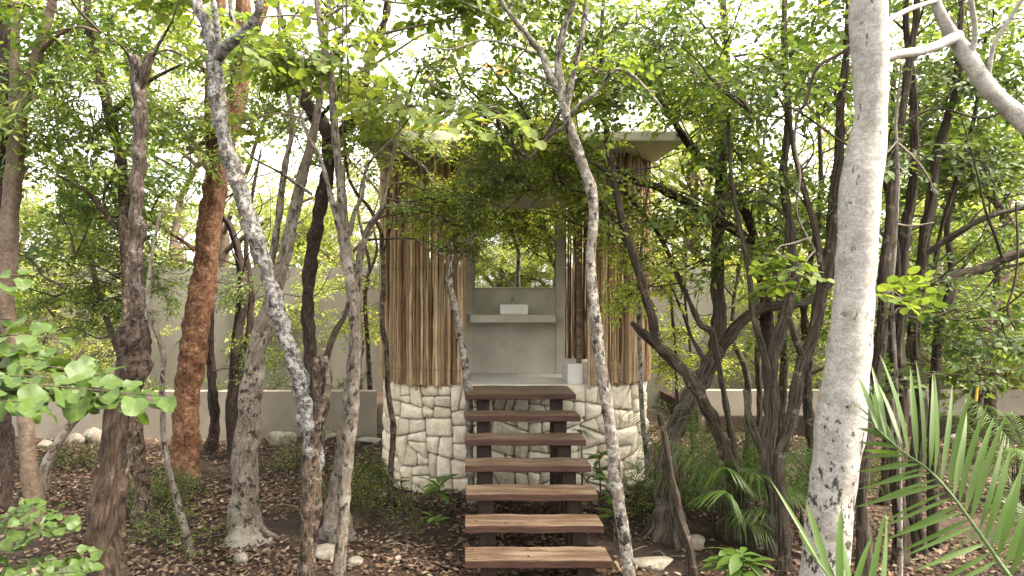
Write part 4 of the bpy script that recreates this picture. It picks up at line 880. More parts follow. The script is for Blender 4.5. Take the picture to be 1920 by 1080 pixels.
# ------------------------------------------------------------------ foliage of the traced trees
def project(p): return 873 + p[0] * F / p[1], 540 - (p[2] - CAMZ) * F / p[1]
rf = np.random.default_rng(77)
ALLSK = np.concatenate([np.column_stack([t.sk[:, :3], np.full(len(t.sk), i)]) for i, t in enumerate(TREES) if t.leafy])
THIN_R, THIN_L, THIN_C = .60, .68, .92
GAPS = [(660, 880, 225, 330, .22), (1150, 1310, 225, 330, .12), (735, 815, 10, 130, .1), (875, 1060, 375, 570, .3), (700, 790, 300, 720, 0), (560, 720, 300, 500, .3),
        (250, 350, 360, 480, 0), (420, 580, 330, 500, .25), (1230, 1330, 330, 480, .5)]
def region(px0, px1, py0, py1, d0, d1, n, rad=.45, nsub=3, nsp=3, kind=None, droop=-.15, scale=1.0, maxd=3.0):
    n = int(round(n * (THIN_R if px0 >= 1120 else (THIN_L if px1 <= 480 else THIN_C)) + rf.random() * .5))
    for _ in range(n):
        for _try in range(12):
            px, py, d = rf.uniform(px0, px1), rf.uniform(py0, py1), rf.uniform(d0, d1)
            if any(g[0] < px < g[1] and g[2] < py < g[3] and rf.random() > g[4] for g in GAPS): continue
            c = P(px, py, d)
            dd = np.linalg.norm(ALLSK[:, :3] - c, axis=1) + 1.2 * np.abs(ALLSK[:, 1] - c[1]) + np.maximum(0, ALLSK[:, 2] - c[2]) * .3
            j = int(np.argmin(dd))
            if dd[j] < maxd: break
        else: continue
        t = TREES[int(ALLSK[j, 3])]; a = ALLSK[j, :3]
        t.boughs.append((a, c, rad, nsub, nsp, kind, droop, scale))
def build_crowns():
    for t in TREES:
        if not t.boughs: continue
        rg = t.rg; tw = Acc(); items = []
        for (a, c, rad, nsub, nsp, kind, droop, scale) in t.boughs:
            L = np.linalg.norm(c - a)
            if L > .12:
                r0 = .008 + .008 * min(L, 2.0)
                mids = [(*(a + (c - a) * f + rg.normal(0, .05 * L, 3) + np.array([0, 0, .06 * L * math.sin(f * 3.14)])), r0 * (1 - .6 * f)) for f in (.35, .7)]
                tw.add(*tube(np.array([(*a, r0), *mids, (*c, r0 * .4)]), 5, .15, .08, .05, .3, rg=rg))
            for _ in range(nsub):
                v = rg.normal(0, 1, 3); v /= np.linalg.norm(v); v[2] *= .65
                e = c + v * rad * rg.uniform(.5, 1.15)
                tw.add(*tube(np.array([(*c, .0055), (*((c + e) / 2 + rg.normal(0, .05, 3)), .004), (*e, .002)]), 4, .15, rg=rg))
                for k_ in range(nsp):
                    f = rg.uniform(.25, 1.05); p = c + (e - c) * f
                    az = math.atan2(v[1], v[0]) + rg.normal(0, .9)
                    items.append((kind or t.leaf, p, az, rg.normal(droop, .35), rg.normal(0, .55), scale * rg.uniform(.75, 1.2)))
        la = Acc(); place_sprays(items, la, tw, rg)
        o = link('crown', la.mesh('crown', False, False), LM[t.lmat], t.root); o.matrix_parent_inverse = t.inv
        o = link('twigs', tw.mesh('twigs'), BK[t.twig], t.root); o.matrix_parent_inverse = t.inv; o['kind'] = 'stuff'

# canopy in front and overhead
region(0, 120, -80, 160, 7, 8.5, 7, .5)
region(0, 250, 0, 330, 7.4, 9.0, 14, .5)
region(60, 210, 130, 270, 7.2, 7.8, 7, .4, kind='narrow')
region(120, 480, -60, 110, 7.4, 9.8, 18, .5)
region(80, 340, 220, 420, 8, 10.6, 16, .5)
region(60, 330, 380, 560, 9.5, 11, 14, .45, kind='small')
region(60, 330, 540, 640, 9.2, 10.6, 7, .35, kind='small')
region(300, 480, 120, 330, 8.0, 11, 9, .45)
region(420, 720, -60, 120, 5.8, 7.9, 13, .42, 3, 3, scale=.6)
region(480, 780, 60, 240, 5.9, 8.0, 9, .36, 3, 3, scale=.55)
region(480, 720, 200, 330, 8, 8.6, 6, .4, kind='small')
region(640, 860, 150, 300, 7.6, 8.2, 7, .3, scale=.85)
region(700, 880, 20, 190, 5.8, 7.6, 6, .34, 3, 3, scale=.55)
region(760, 1000, -60, 60, 5.6, 6.6, 6, .4)
region(860, 1130, 0, 240, 5.7, 7.2, 13, .38, scale=.85)
region(880, 1110, 170, 285, 6.6, 7.6, 8, .26, scale=.75)
region(790, 890, 310, 400, 7.2, 7.9, 7, .2, kind='small', scale=.8)
region(890, 1100, 275, 335, 7.0, 7.7, 7, .2, kind='small', scale=.75)
region(785, 865, 390, 520, 7.4, 8.0, 5, .18, kind='small', scale=.75)
region(860, 905, 370, 440, 7.9, 8.3, 3, .12, kind='small', nsub=2, scale=.75)
region(1100, 1250, 300, 420, 7.2, 8.3, 8, .27, kind='small', scale=1.1)
region(1190, 1320, 370, 540, 7.6, 8.4, 10, .28, kind='small')
region(1120, 1420, -60, 210, 6.0, 8.4, 24, .46, scale=.9)
region(1260, 1480, 180, 380, 7.2, 8.8, 15, .42, scale=.9)
region(1320, 1560, 360, 540, 7.4, 9.4, 10, .4)
region(1380, 1620, -60, 240, 6.0, 8.4, 20, .46, scale=.9)
region(1440, 1600, 230, 420, 6.8, 8.8, 13, .42)
region(1640, 1930, -60, 200, 6.2, 8.6, 24, .5)
region(1640, 1930, 190, 420, 6.3, 8.6, 24, .48)
region(1690, 1930, 400, 560, 6.8, 10.6, 14, .45)
region(1740, 1910, 560, 720, 6.4, 7.2, 9, .30, kind='ovate', nsub=3)
region(1640, 1800, 520, 640, 5.2, 6.6, 4, .22, nsub=3, nsp=2, scale=.6)
region(1420, 1520, 420, 540, 5.4, 5.6, 3, .2, nsub=2, nsp=2, scale=.6)
region(1220, 1320, 500, 700, 10.4, 11.0, 10, .35, kind='small')
region(600, 720, 440, 640, 12.6, 13.4, 8, .4, kind='small')
region(0, 240, 240, 560, 8.5, 11, 22, .42)
region(60, 480, 300, 560, 9.6, 11.4, 20, .36, kind='small')
region(380, 480, 540, 700, 10.6, 11.4, 6, .3, kind='small')
region(1230, 1480, 400, 560, 9.6, 11, 12, .33, kind='small')
region(1480, 1560, 450, 640, 8.8, 9.6, 5, .3)
region(1700, 1930, 500, 700, 9.5, 11.2, 16, .38)
region(1640, 1930, 60, 420, 8.0, 11, 16, .48)
region(1120, 1340, 60, 215, 6.6, 8.2, 12, .4, scale=.85)
region(900, 1120, 255, 330, 7.0, 7.7, 6, .2, kind='small', scale=.75)
region(680, 900, 190, 250, 7.2, 8.1, 4, .22, kind='small', scale=.8)
region(860, 1120, 215, 300, 7.0, 7.8, 4, .24, kind='small', scale=.8)
region(885, 1060, 300, 365, 7.1, 7.7, 6, .16, kind='small', scale=.7)
# canopy above the frame (shade)
region(-300, 500, -420, -80, 6, 10, 5, .7, 3, 3)
region(500, 1300, -330, -80, 5.6, 8, 3, .6, 3, 3)
region(1300, 2100, -420, -80, 6, 8.5, 4, .7, 3, 3)
build_crowns()

# ------------------------------------------------------------------ trees beyond the wall (and around the clearing, seen in the mirror)
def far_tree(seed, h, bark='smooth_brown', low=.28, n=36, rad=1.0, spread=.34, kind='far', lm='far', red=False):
    rg = np.random.default_rng(seed)
    parts = []
    pts = [(0, 0, -.2, .2)] + [(rg.normal(0, .15) * f * 3, rg.normal(0, .15) * f * 3, h * f, .18 * (1 - .75 * f)) for f in (.12, .3, .5, .7, .9)]
    V, Q, T, A = tube(np.array(pts), 9, .35, .06, .08, .3, .4, .4, rg=rg); parts.append(('trunk', mk('trunk', V, Q, T, True, {'bark': A}), BK[bark]))
    sk = crom(pts, .2); tw = Acc(); items = []; ends = []
    limbs = Acc()
    for i in range(8):
        f = rg.uniform(low, .85); b = sk[int(f * (len(sk) - 1))][:3]; az = i * 2.4 + rg.normal(0, .3); l = h * spread * rg.uniform(.7, 1.2) * (1.15 - .5 * f)
        e = b + np.array([math.cos(az) * l, math.sin(az) * l, l * rg.uniform(.3, 1.0)])
        V, Q, T, A = tube(np.array([(*b, .07), (*((b + e) / 2 + rg.normal(0, .15, 3)), .05), (*e, .02)]), 6, .3, .08, .05, .4, rg=rg); limbs.add(V, Q, T, A)
        ends += [b + (e - b) * g for g in (.4, .6, .8, 1.0)]
    ends += [sk[int(f * (len(sk) - 1))][:3] for f in (.6, .75, .9, 1.0)]
    for _ in range(n):
        c0 = ends[int(rg.integers(len(ends)))]; c = c0 + rg.normal(0, .42, 3) * rad
        tw.add(*tube(np.array([(*c0, .02), (*((c + c0) / 2 + rg.normal(0, .1, 3)), .014), (*c, .006)]), 4, .4, rg=rg))
        for _k in range(6):
            v = rg.normal(0, 1, 3); v /= np.linalg.norm(v)
            items.append((kind, c + v * rad * rg.uniform(.1, .75) * np.array([1, 1, .7]), math.atan2(v[1], v[0]) + rg.normal(0, .7), rg.normal(-.1, .4), rg.normal(0, .5), rg.uniform(.8, 1.25)))
    la = Acc(); place_sprays(items, la, tw, rg)
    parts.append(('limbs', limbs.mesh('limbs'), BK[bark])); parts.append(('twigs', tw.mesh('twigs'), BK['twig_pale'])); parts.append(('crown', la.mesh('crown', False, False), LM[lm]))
    if red:
        ra = Acc(); it2 = [(k_, p, a_, .3, r_, s_ * .7) for (k_, p, a_, b_, r_, s_) in items if rg.random() < .3]
        place_sprays(it2, ra, None, rg); parts.append(('blossom', ra.mesh('blossom', False, False), LM['red']))
    return parts
def plant_tree(name, parts, x, y, rz, sc_, label, group=None, cat='tree'):
    r = tag(empty(name, (x, y, float(gh(x, y))), rz), label, cat, group); r.scale = (sc_, sc_, sc_)
    for (nm, me, mt) in parts: link(nm, me, mt, r)
    return r
FT = [far_tree(1, 8.5), far_tree(2, 9.5, low=.2), far_tree(3, 7.5, n=32), far_tree(4, 10.5, n=40), far_tree(5, 5.2, low=.1, n=26, rad=.8, spread=.4)]
DENSE = far_tree(8, 6.2, low=.12, n=40, rad=.95, spread=.42, lm='far')
rt = np.random.default_rng(9)
spots = [(-15.5, 21), (-12.2, 18.6), (-9.6, 22.5), (-7.0, 19.2), (-4.4, 25), (-1.8, 20.5), (.8, 26), (3.6, 21.5), (6.4, 18.8), (8.8, 23.5), (11.2, 19.4), (14.2, 22.5), (17.5, 20),
         (-19, 27), (-12.5, 31), (-2, 34), (6.5, 32), (13.5, 31), (21, 27)]
FAR_LABELS = ['light green tree beyond the wall, past the left edge of the view', 'light green tree beyond the wall behind the V-forked edge tree', 'pale green tree beyond the wall just left of the rust trunk',
 'light tree beyond the wall right behind the rust-orange trunk', 'pale tree beyond the wall behind the slender white stems', 'light green tree beyond the wall over the left corner of the roof', 'pale far tree over the middle of the pavilion roof, behind the red blossom',
 'light green tree over the right half of the pavilion roof', 'light tree beyond the wall above the sprawling grey trunk', 'pale tree behind the one above the sprawling grey trunk', 'light green tree beyond the wall straight behind the white trunk',
 'pale tree beyond the wall behind the dark twin-stem trunk', 'light green tree beyond the wall past the right edge', 'farthest pale tree at the left edge of the background', 'farthest pale tree seen left of the rust trunk top',
 'farthest pale tree in the sky gap over the roof\'s left end', 'farthest pale tree over the roof\'s right end', 'farthest pale tree seen above the thicket', 'farthest pale tree near the right edge of the background']
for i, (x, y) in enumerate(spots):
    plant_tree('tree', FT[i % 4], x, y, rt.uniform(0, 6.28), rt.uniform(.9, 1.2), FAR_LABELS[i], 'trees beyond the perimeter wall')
plant_tree('tree', far_tree(31, 8.0, 'orange', .45, 44, .9, .36, red=True), .55, 17.6, .6, 1.0, 'tree with coral red blossom rising behind the pavilion roof')
for i, (px, d, s_, lab) in enumerate([(120, 14.2, .62, 'bushy young tree before the wall at the far left'), (470, 16.9, 1.0, 'leafy young tree over the wall between rust trunk and dark twisted tree'), (620, 17.4, .85, 'low leafy tree looking over the wall near the slender white stems'),
                              (30, 13.6, .6, 'bushy young tree by the wall beside the V-forked edge tree'), (255, 17.0, 1.0, 'bushy tree looking over the wall behind the gnarled stump'), (1400, 17.4, 1.0, 'bushy tree looking over the wall above the sprawling fork'), (1640, 17.2, 1.05, 'bushy tree looking over the wall right behind the white trunk'), (1900, 14.4, .66, 'bushy tree by the wall at the right edge'), (1290, 17.0, .95, 'bright young tree over the wall right of the drum'), (1500, 14.0, .7, 'bushy tree by the wall behind the thicket'), (1800, 13.6, .72, 'bushy tree by the wall above the roped trunk'), (2010, 12.5, .75, 'bushy tree past the right edge of the thicket')]):
    plant_tree('tree', FT[4], (px - 873) * d / F, d, i * 1.3, s_, lab)
for i, (x, y, s_) in enumerate([(-.2, -7.6, 1.15), (3.5, -7.2, 1.15), (1.2, -10.2, 1.25), (5.6, -9.4, 1.2), (3.0, -12.5, 1.4)]):
    plant_tree('tree', DENSE, x, y, i * 1.9, s_, 'leafy tree behind the viewer, seen only as reflected green in the mirror', 'trees reflected in the mirror')

# ------------------------------------------------------------------ rocks
def rock(x, y, sx, sy, sz, seed, label, z=None, rz=0.0):
    bm = bmesh.new(); bmesh.ops.create_icosphere(bm, subdivisions=3, radius=1.0)
    rg = np.random.default_rng(seed); pl = [(norm(rg.normal(0, 1, 3)), rg.uniform(.55, .9)) for _ in range(9)]
    for v in bm.verts:
        c = np.array(v.co)
        for (nn, dd) in pl:
            k_ = c.dot(nn)
            if k_ > dd: c = c - nn * (k_ - dd)
        c *= 1 + .03 * math.sin(c[0] * 9 + seed) * math.cos(c[1] * 8) + rg.normal(0, .012)
        v.co = c * (sx, sy, sz)
    me = bpy.data.meshes.new('rock'); bm.to_mesh(me); bm.free()
    for p in me.polygons: p.use_smooth = True
    o = link('rock', me, M['rock'], None, (x, y, (float(gh(x, y)) if z is None else z) + sz * .35)); o.rotation_euler = (0, 0, rz)
    return tag(o, label, 'rock')
def rock_px(px, py, w, h, seed, label, rz=0.0):
    d = F * CAMZ / (py - 540); x = (px - 873) * d / F
    return rock(x, d, w * d / F / 2, w * d / F / 2 * .8, h * d / F / 2, seed, label, rz=rz)
rock_px(527, 832, 66, 40, 1, 'broad flat pale boulder before the beige planter wall')
rock_px(510, 806, 56, 34, 2, 'slanted pale rock resting against the planter wall, leftmost', .4)
rock_px(556, 806, 44, 30, 3, 'pale angular rock against the planter wall, behind the boulder')
rock_px(620, 824, 60, 18, 4, 'long low pale stone at the foot of the planter wall')
rock_px(690, 828, 60, 14, 5, 'flat kerb-like stone where planter wall meets the drum')
rock_px(84, 836, 30, 26, 6, 'small white stone between the two leftmost trunks')
rock_px(142, 826, 34, 30, 7, 'white stone under the leaning tan trunk')
rock_px(176, 822, 44, 40, 8, 'craggy pale rock beside the gnarled stump')
rock_px(610, 1046, 60, 36, 9, 'white split stone at the foot of the slender front trunk', .3)
rock_px(452, 1052, 30, 30, 10, 'small white stone below the flared trunk foot')
rock_px(1296, 1016, 60, 34, 11, 'rounded tan rock behind the black broken pole')
rock_px(1224, 1058, 90, 26, 12, 'long tan log-like stone right of the lowest tread', .15)
rock_px(500, 1036, 24, 14, 13, 'little grey stone right of the flared trunk foot')
rock_px(668, 1056, 34, 20, 14, 'pale stone just right of the slender front trunk')
rock_px(1380, 740, 50, 36, 15, 'pale rock by the wall seen under the sprawling fork')
rock_px(1790, 830, 50, 30, 16, 'grey rock among leaves behind the palm fan')
rock_px(115, 1075, 56, 34, 17, 'white stone at the bottom left under the shrub')
rock_px(740, 1050, 22, 12, 18, 'little flat stone in the litter left of the stairs')

# ------------------------------------------------------------------ leaf litter (uncountable)
rl = np.random.default_rng(3)
def litter(n, x0, x1, y0, y1, smin, smax, name, label):
    x = rl.uniform(x0, x1, n); y = rl.uniform(y0, y1, n)
    inside = (np.abs((x - DC[0]) / DA) ** DN + np.abs((y - DC[1]) / DB) ** DN) < 1.02
    wallb = (y > 12.25) & ((x < -1.6) | (x > 4.35))
    dr_ = np.sin(x * 1.7 + 1.3 * np.sin(y * 1.1)) + np.sin(y * 2.3 + 1.1 * np.sin(x * .9)) + .8 * np.sin(x * 4.1 + y * 3.3)
    kp = ~inside & ~wallb & (rl.random(n) < .62 + .26 * dr_); x, y = x[kp], y[kp]; n = len(x)
    pos = np.stack([x, y, gh(x, y) + rl.uniform(.004, .045, n)], 1)
    az = rl.uniform(0, 6.28, n); dirs = np.stack([np.cos(az), np.sin(az), rl.normal(0, .25, n)], 1)
    nr = np.stack([rl.normal(0, .35, n), rl.normal(0, .35, n), rl.choice([-1, 1], n)], 1)
    V, Fc = leaves('full', pos, dirs, nr, rl.uniform(smin, smax, n))
    return tag(link(name, mk(name, V, None, Fc, False), M['litter']), label, 'leaf litter', None, 'stuff')
M['litter'] = litter_mat()
litter(125000, -7.5, 9.5, 4.6, 13.5, .022, .082, 'leaf_litter', 'fallen brown and tan leaves covering the forest floor')
litter(7000, -12, 14, -6, 5.0, .06, .13, 'leaf_litter', 'fallen leaves on the ground around the viewer')
pos = []
for i in range(7):
    for _ in range(6 if i else 3):
        pos.append((rl.uniform(.02, 1.3), 8.15 - i * .3317 + rl.uniform(.02, .30), FZ - .2 * i + .004))
pos = np.array(pos); n_ = len(pos); az = rl.uniform(0, 6.28, n_)
V, Fc = leaves('full', pos, np.stack([np.cos(az), np.sin(az), np.zeros(n_)], 1), np.stack([rl.normal(0, .12, n_), rl.normal(0, .12, n_), np.ones(n_)], 1), rl.uniform(.02, .055, n_))
V[:, 2] = np.maximum(V[:, 2], np.repeat(pos[:, 2], 7))
tag(link('leaf_litter', mk('leaf_litter', V, None, Fc, False), M['litter']), 'few dry leaves fallen on the stair treads', 'leaf litter', None, 'stuff')
# fallen sticks on the floor
fs = Acc()
for _ in range(260):
    x, y = rl.uniform(-6, 8), rl.uniform(5.5, 12)
    if abs((x - DC[0]) / DA) ** DN + abs((y - DC[1]) / DB) ** DN < 1.1: continue
    a = rl.uniform(0, 3.14); L = rl.uniform(.1, .45); z = float(gh(x, y)) + .03
    fs.add(*tube(np.array([(x, y, z, .005), (x + L * .5 * math.cos(a), y + L * .5 * math.sin(a), z + rl.uniform(0, .05), .004), (x + L * math.cos(a + .3), y + L * math.sin(a + .3), z, .002)]), 4, .1, rg=rl))
tag(link('fallen_twigs', fs.mesh('fallen_twigs'), BK['twig_pale']), 'broken twigs strewn over the leaf litter', 'twigs', None, 'stuff')
# low seedlings, uncountable ground cover
gc_l, gc_t, items = Acc(), Acc(), []
for (px, py, w, n) in [(285, 950, 60, 34), (300, 1000, 40, 16), (330, 930, 30, 14), (560, 880, 40, 12), (690, 905, 60, 34), (650, 935, 60, 22), (720, 950, 50, 14), (130, 880, 60, 20), (600, 845, 60, 10), (880, 905, 20, 8), (1190, 960, 40, 12), (1330, 780, 70, 22), (1480, 940, 50, 12),
                       (1640, 900, 90, 16), (560, 770, 70, 16), (1760, 760, 90, 14), (1200, 930, 30, 8), (770, 985, 40, 8), (400, 1020, 30, 6)]:
    d = F * CAMZ / (py - 540)
    for _ in range(int(n * 1.7)):
        x = (px + rl.normal(0, w * .55) - 873) * d / F; y = d + rl.normal(0, .22)
        items.append(('tiny', np.array([x, y, float(gh(x, y)) + rl.uniform(.0, .1)]), rl.uniform(0, 6.28), rl.uniform(.3, 1.2), rl.normal(0, .5), rl.uniform(.6, 1.3)))
for (x0_, x1_) in ((-8, -1.8), (4.6, 11)):
    for _ in range(70):
        x = rl.uniform(x0_, x1_)
        items.append(('tiny', np.array([x, rl.uniform(12.6, 13.6), .34 + rl.uniform(0, .25)]), rl.uniform(0, 6.28), rl.uniform(.5, 1.4), rl.normal(0, .4), rl.uniform(1.2, 2.4)))
place_sprays(items, gc_l, gc_t, rl)
tag(link('ground_cover', gc_l.mesh('ground_cover', False, False), LM['ovate']), 'low green seedlings sprouting through the leaf litter', 'ground cover', None, 'stuff')
tag(link('seedling_stems', gc_t.mesh('seedling_stems'), BK['twig']), 'thin stems of the seedlings in the litter', 'ground cover', None, 'stuff')

# ------------------------------------------------------------------ leafy plants with large leaves, each leaf a part
def blade_mesh(L, w, bend, fold=.25, n=7, tipw=.0, shape=.35, cup=0.0):
    V = []
    for i in range(n):
        f = i / (n - 1); ww = w * (math.sin(math.pi * min(1, f ** shape * .98 + .02)) ** .8) if shape else w * (1 - f)
        x = L * f; z = -bend * f * f * L
        V += [(x, ww, z + fold * ww), (x, 0, z), (x, -ww, z + fold * ww)]
    V = np.array(V); Q = []
    for i in range(n - 1):
        Q += [(3 * i, 3 * i + 1, 3 * i + 4, 3 * i + 3), (3 * i + 1, 3 * i + 2, 3 * i + 5, 3 * i + 4)]
    return mk('leaf', V, Q)
ROS = [blade_mesh(.22, .035, .5, .2, 7, 0, 1.6), blade_mesh(.19, .038, .8, .2, 7, 0, 1.6), blade_mesh(.16, .03, .3, .25, 7, 0, 1.6)]
for m_ in ROS: m_.materials.append(LM['palm'])
def rosette(px, d, h, whorls, seed, label, sc_=1.0):
    rg = np.random.default_rng(seed); x = (px - 873) * d / F; z = float(gh(x, d))
    r = tag(empty('leafy_plant', (x, d, z)), label, 'plant', 'seedlings with whorled leaves by the stairs')
    V, Q, T, A = tube(np.array([(0, 0, -.03, .012), (.01, 0, h * .5, .01), (0, .01, h, .007)]), 7, .08, rg=rg)
    link('stem', mk('stem', V, Q, T, True, {'bark': A}), BK['brown'], r)
    for wz in whorls:
        for k_ in range(11):
            o = link('leaf', ROS[int(rg.integers(3))], None, r, (0, 0, h * wz + rg.uniform(-.03, .03)))
            o.rotation_euler = (rg.normal(0, .2), -rg.uniform(.15, .95), k_ * 2.4 + rg.normal(0, .2)); s2 = sc_ * rg.uniform(.75, 1.15); o.scale = (s2, s2, s2)
rosette(822, 7.6, .52, (1.0, .86), 1, 'green whorled seedling left of the stairs, tallest of three')
rosette(815, 7.25, .26, (1.0,), 2, 'small green whorled seedling in front of the taller one, left of the stairs', .7)
rosette(752, 8.2, .42, (1.0,), 3, 'slight seedling against the limestone drum, left of the stairs', .6)
rosette(1124, 7.9, .72, (1.0, .8), 4, 'whorled seedling beside the fourth tread, right of the stairs', .95)
rosette(1148, 7.6, .50, (1.0, .75), 5, 'leafy seedling right of the fifth tread, by the mottled tree', 1.1)
rosette(1150, 7.3, .28, (1.0,), 6, 'low green seedling near the sixth tread, right side', .9)
rosette(1090, 8.3, .95, (1.0,), 7, 'small seedling peeping out by the third tread', .6)
rosette(1390, 5.9, .38, (1.0, .8), 8, 'broad-leaved seedling at the foot of the leaning dark trunk', 1.3)
rosette(1360, 6.1, .2, (1.0,), 9, 'low broad-leaved seedling left of the one by the leaning trunk', 1.2)

# grassy palms: each frond a part, leaflets joined
def frond_mesh(L, nl, ll, lw, seed, arch=.5):
    rg = np.random.default_rng(seed); a = Acc(); V = []
    rach = [(L * f, 0, L * (.9 * f - arch * 1.3 * f * f), .005 * (1 - .7 * f)) for f in np.linspace(0, 1, 7)]
    v, q_, t_, _ = tube(np.array(rach), 4, L / 8, rg=rg); a.add(v, q_, t_)
    rc = crom(rach, L / 40)
    for i in range(nl):
        f = .25 + .75 * i / nl; p = rc[int(f * (len(rc) - 1))][:3]
        for sd in (-1, 1):
            l = ll * (.55 + .6 * math.sin(math.pi * min(1, f * .95))) * rg.uniform(.85, 1.1); az = sd * math.radians(58 - 30 * f + rg.normal(0, 5)); n = 5
            for k_ in range(n):
                g = k_ / (n - 1)
            bl = []
            for g in np.linspace(0, 1, 5):
                w = lw * (1 - g) ** .6 * min(1, .5 + 3 * g)
                c = p + l * g * np.array([math.cos(az), math.sin(az), .25 - .75 * g + 0])
                s_ = np.array([-math.sin(az), math.cos(az), 0]) * w
                bl += [c + s_, c - s_]
            a.add(np.array(bl), [(2 * k_, 2 * k_ + 1, 2 * k_ + 3, 2 * k_ + 2) for k_ in range(4)])
    me = a.mesh('frond', True, False); me.materials.append(LM['palm']); return me
FR = [frond_mesh(.75, 18, .30, .0075, 60 + i, .15 + .12 * i) for i in range(4)]
def bush_palm(px, d, nf, sc_, label, seed, hz=.35):
    rg = np.random.default_rng(seed); x = (px - 873) * d / F
    r = tag(empty('palm', (x, d, float(gh(x, d)))), label, 'palm')
    st_ = Acc()
    for k_ in range(nf):
        az = k_ * 2.399 + rg.normal(0, .2); b = np.array([rg.normal(0, .09), rg.normal(0, .09), 0]); h = rg.uniform(.1, hz * 1.9)
        st_.add(*tube(np.array([(*b, .01), (b[0] * 1.3, b[1] * 1.3, h, .006)]), 4, .2, rg=rg))
        o = link('frond', FR[int(rg.integers(4))], None, r, (b[0] * 1.3, b[1] * 1.3, h)); o.rotation_euler = (rg.normal(0, .25), -rg.uniform(-.25, .65), az); s2 = sc_ * rg.uniform(.7, 1.15); o.scale = (s2, s2, s2)
    link('stem', st_.mesh('stem'), BK['twig'], r)
bush_palm(1352, 7.4, 26, 1.0, 'dense grassy palm clump between sprawling root and leaning trunk', 1)
bush_palm(1392, 8.2, 18, .95, 'grassy palm clump behind the leaning dark trunk', 2)
bush_palm(1290, 8.9, 12, .8, 'small feathery palm at the right foot of the drum', 3)
bush_palm(1908, 8.6, 22, 1.0, 'dark feathery palm at the right edge', 4)
bush_palm(1500, 8.0, 12, .85, 'feathery palm behind the white tree foot', 5, .2)
bush_palm(1240, 8.2, 8, .8, 'sparse feathery palm whose fronds cross the drum corner', 6, .5)
bush_palm(1960, 6.2, 12, .9, 'feathery palm partly out of view at the lower right', 7, .3)

# foreground palm fan: every leaflet its own part
PAL = blade_mesh(1.0, .030, .17, .25, 9, 0, .75)
PAL.materials.append(LM['palm'])
def aim(o, a, b, roll=0.0, L=None, wsc=1.0):
    a, b = Vector(a), Vector(b); dvec = b - a; L = dvec.length
    o.rotation_mode = 'QUATERNION'
    from mathutils import Quaternion
    ex = dvec.normalized(); up = Vector((-.25, -.75, .6)); ez = (up - ex * up.dot(ex)).normalized(); ey = ez.cross(ex)   # blades hang with their upper face outwards
    q_ = Matrix((ex, ey, ez)).transposed().to_quaternion()
    o.rotation_quaternion = q_ @ Quaternion((1, 0, 0), roll); o.scale = (L, wsc, wsc * .9)
    o.location = a
def big_frond(label, rachis, left, right, seed, wsc=.44):
    rg = np.random.default_rng(seed)
    pts = np.array([(*P(a, b, c), .011 - .008 * i / (len(rachis) - 1)) for i, (a, b, c) in enumerate(rachis)])
    r = tag(empty('palm_frond', tuple(pts[0][:3])), label, 'palm frond'); inv = Matrix.Translation(-r.location)
    V, Q, T, A = tube(pts, 7, .05, rg=rg); o = link('rachis', mk('rachis', V, Q, T), LM['palm'], r); o.matrix_parent_inverse = inv
    rc = crom(pts, .01)
    for (f, tx, ty, td) in left + right:
        b = rc[int(f * (len(rc) - 1))][:3]
        o = link('leaflet', PAL, None, r); o.matrix_parent_inverse = inv
        aim(o, b, P(tx, ty, td), rg.normal(0, .35), wsc=wsc * rg.uniform(.85, 1.15) * (1.0 if (f, tx, ty, td) in right else .7))
rach = [(1960, 1150, 2.7), (1905, 1095, 2.8), (1866, 1042, 2.9), (1826, 985, 3.0), (1782, 925, 3.1), (1740, 880, 3.2), (1690, 845, 3.3), (1640, 800, 3.4)]
right = [(.98, 1612, 690, 3.7), (.93, 1640, 670, 3.6), (.87, 1622, 720, 3.65), (.80, 1672, 655, 3.5), (.72, 1734, 668, 3.4), (.66, 1770, 690, 3.3), (.58, 1808, 708, 3.25), (.50, 1836, 742, 3.2), (.42, 1876, 762, 3.1), (.33, 1906, 835, 3.0), (.25, 1935, 860, 2.9), (.16, 1960, 900, 2.8), (.90, 1606, 735, 3.7)]
left = [(.96, 1600, 756, 3.65), (.91, 1598, 790, 3.6), (.86, 1596, 822, 3.55), (.80, 1600, 850, 3.5), (.74, 1598, 884, 3.4), (.68, 1600, 915, 3.35), (.61, 1596, 950, 3.3), (.54, 1640, 992, 3.2), (.47, 1660, 1010, 3.1), (.40, 1700, 1040, 3.0), (.32, 1720, 1066, 2.9), (.24, 1760, 1110, 2.85)]
def dense(L):
    L = sorted(L, key=lambda e: e[0]); out = []
    for a_, b_ in zip(L[:-1], L[1:]): out += [a_, tuple((np.array(a_) + np.array(b_)) / 2 + np.array([0, 6, 12, .05]))]
    return out + [L[-1]]
left, right = dense(left), dense(right)
big_frond('wide green palm frond fanned across the lower right corner', rach, left, right, 3)
rach2 = [(1640, 1330, 2.6), (1610, 1230, 2.7), (1585, 1150, 2.75), (1560, 1090, 2.8), (1530, 1050, 2.85)]
r2 = [(.15, 1690, 960, 2.9), (.3, 1652, 940, 2.9), (.45, 1592, 955, 2.95), (.55, 1622, 985, 2.9), (.7, 1568, 935, 3.0), (.85, 1508, 925, 3.05)]
l2 = [(.92, 1448, 890, 3.1), (.6, 1540, 1010, 3.0), (.98, 1490, 985, 3.0)]
big_frond('upright palm leaflets before the foot of the white tree', rach2, l2, r2, 5, .5)

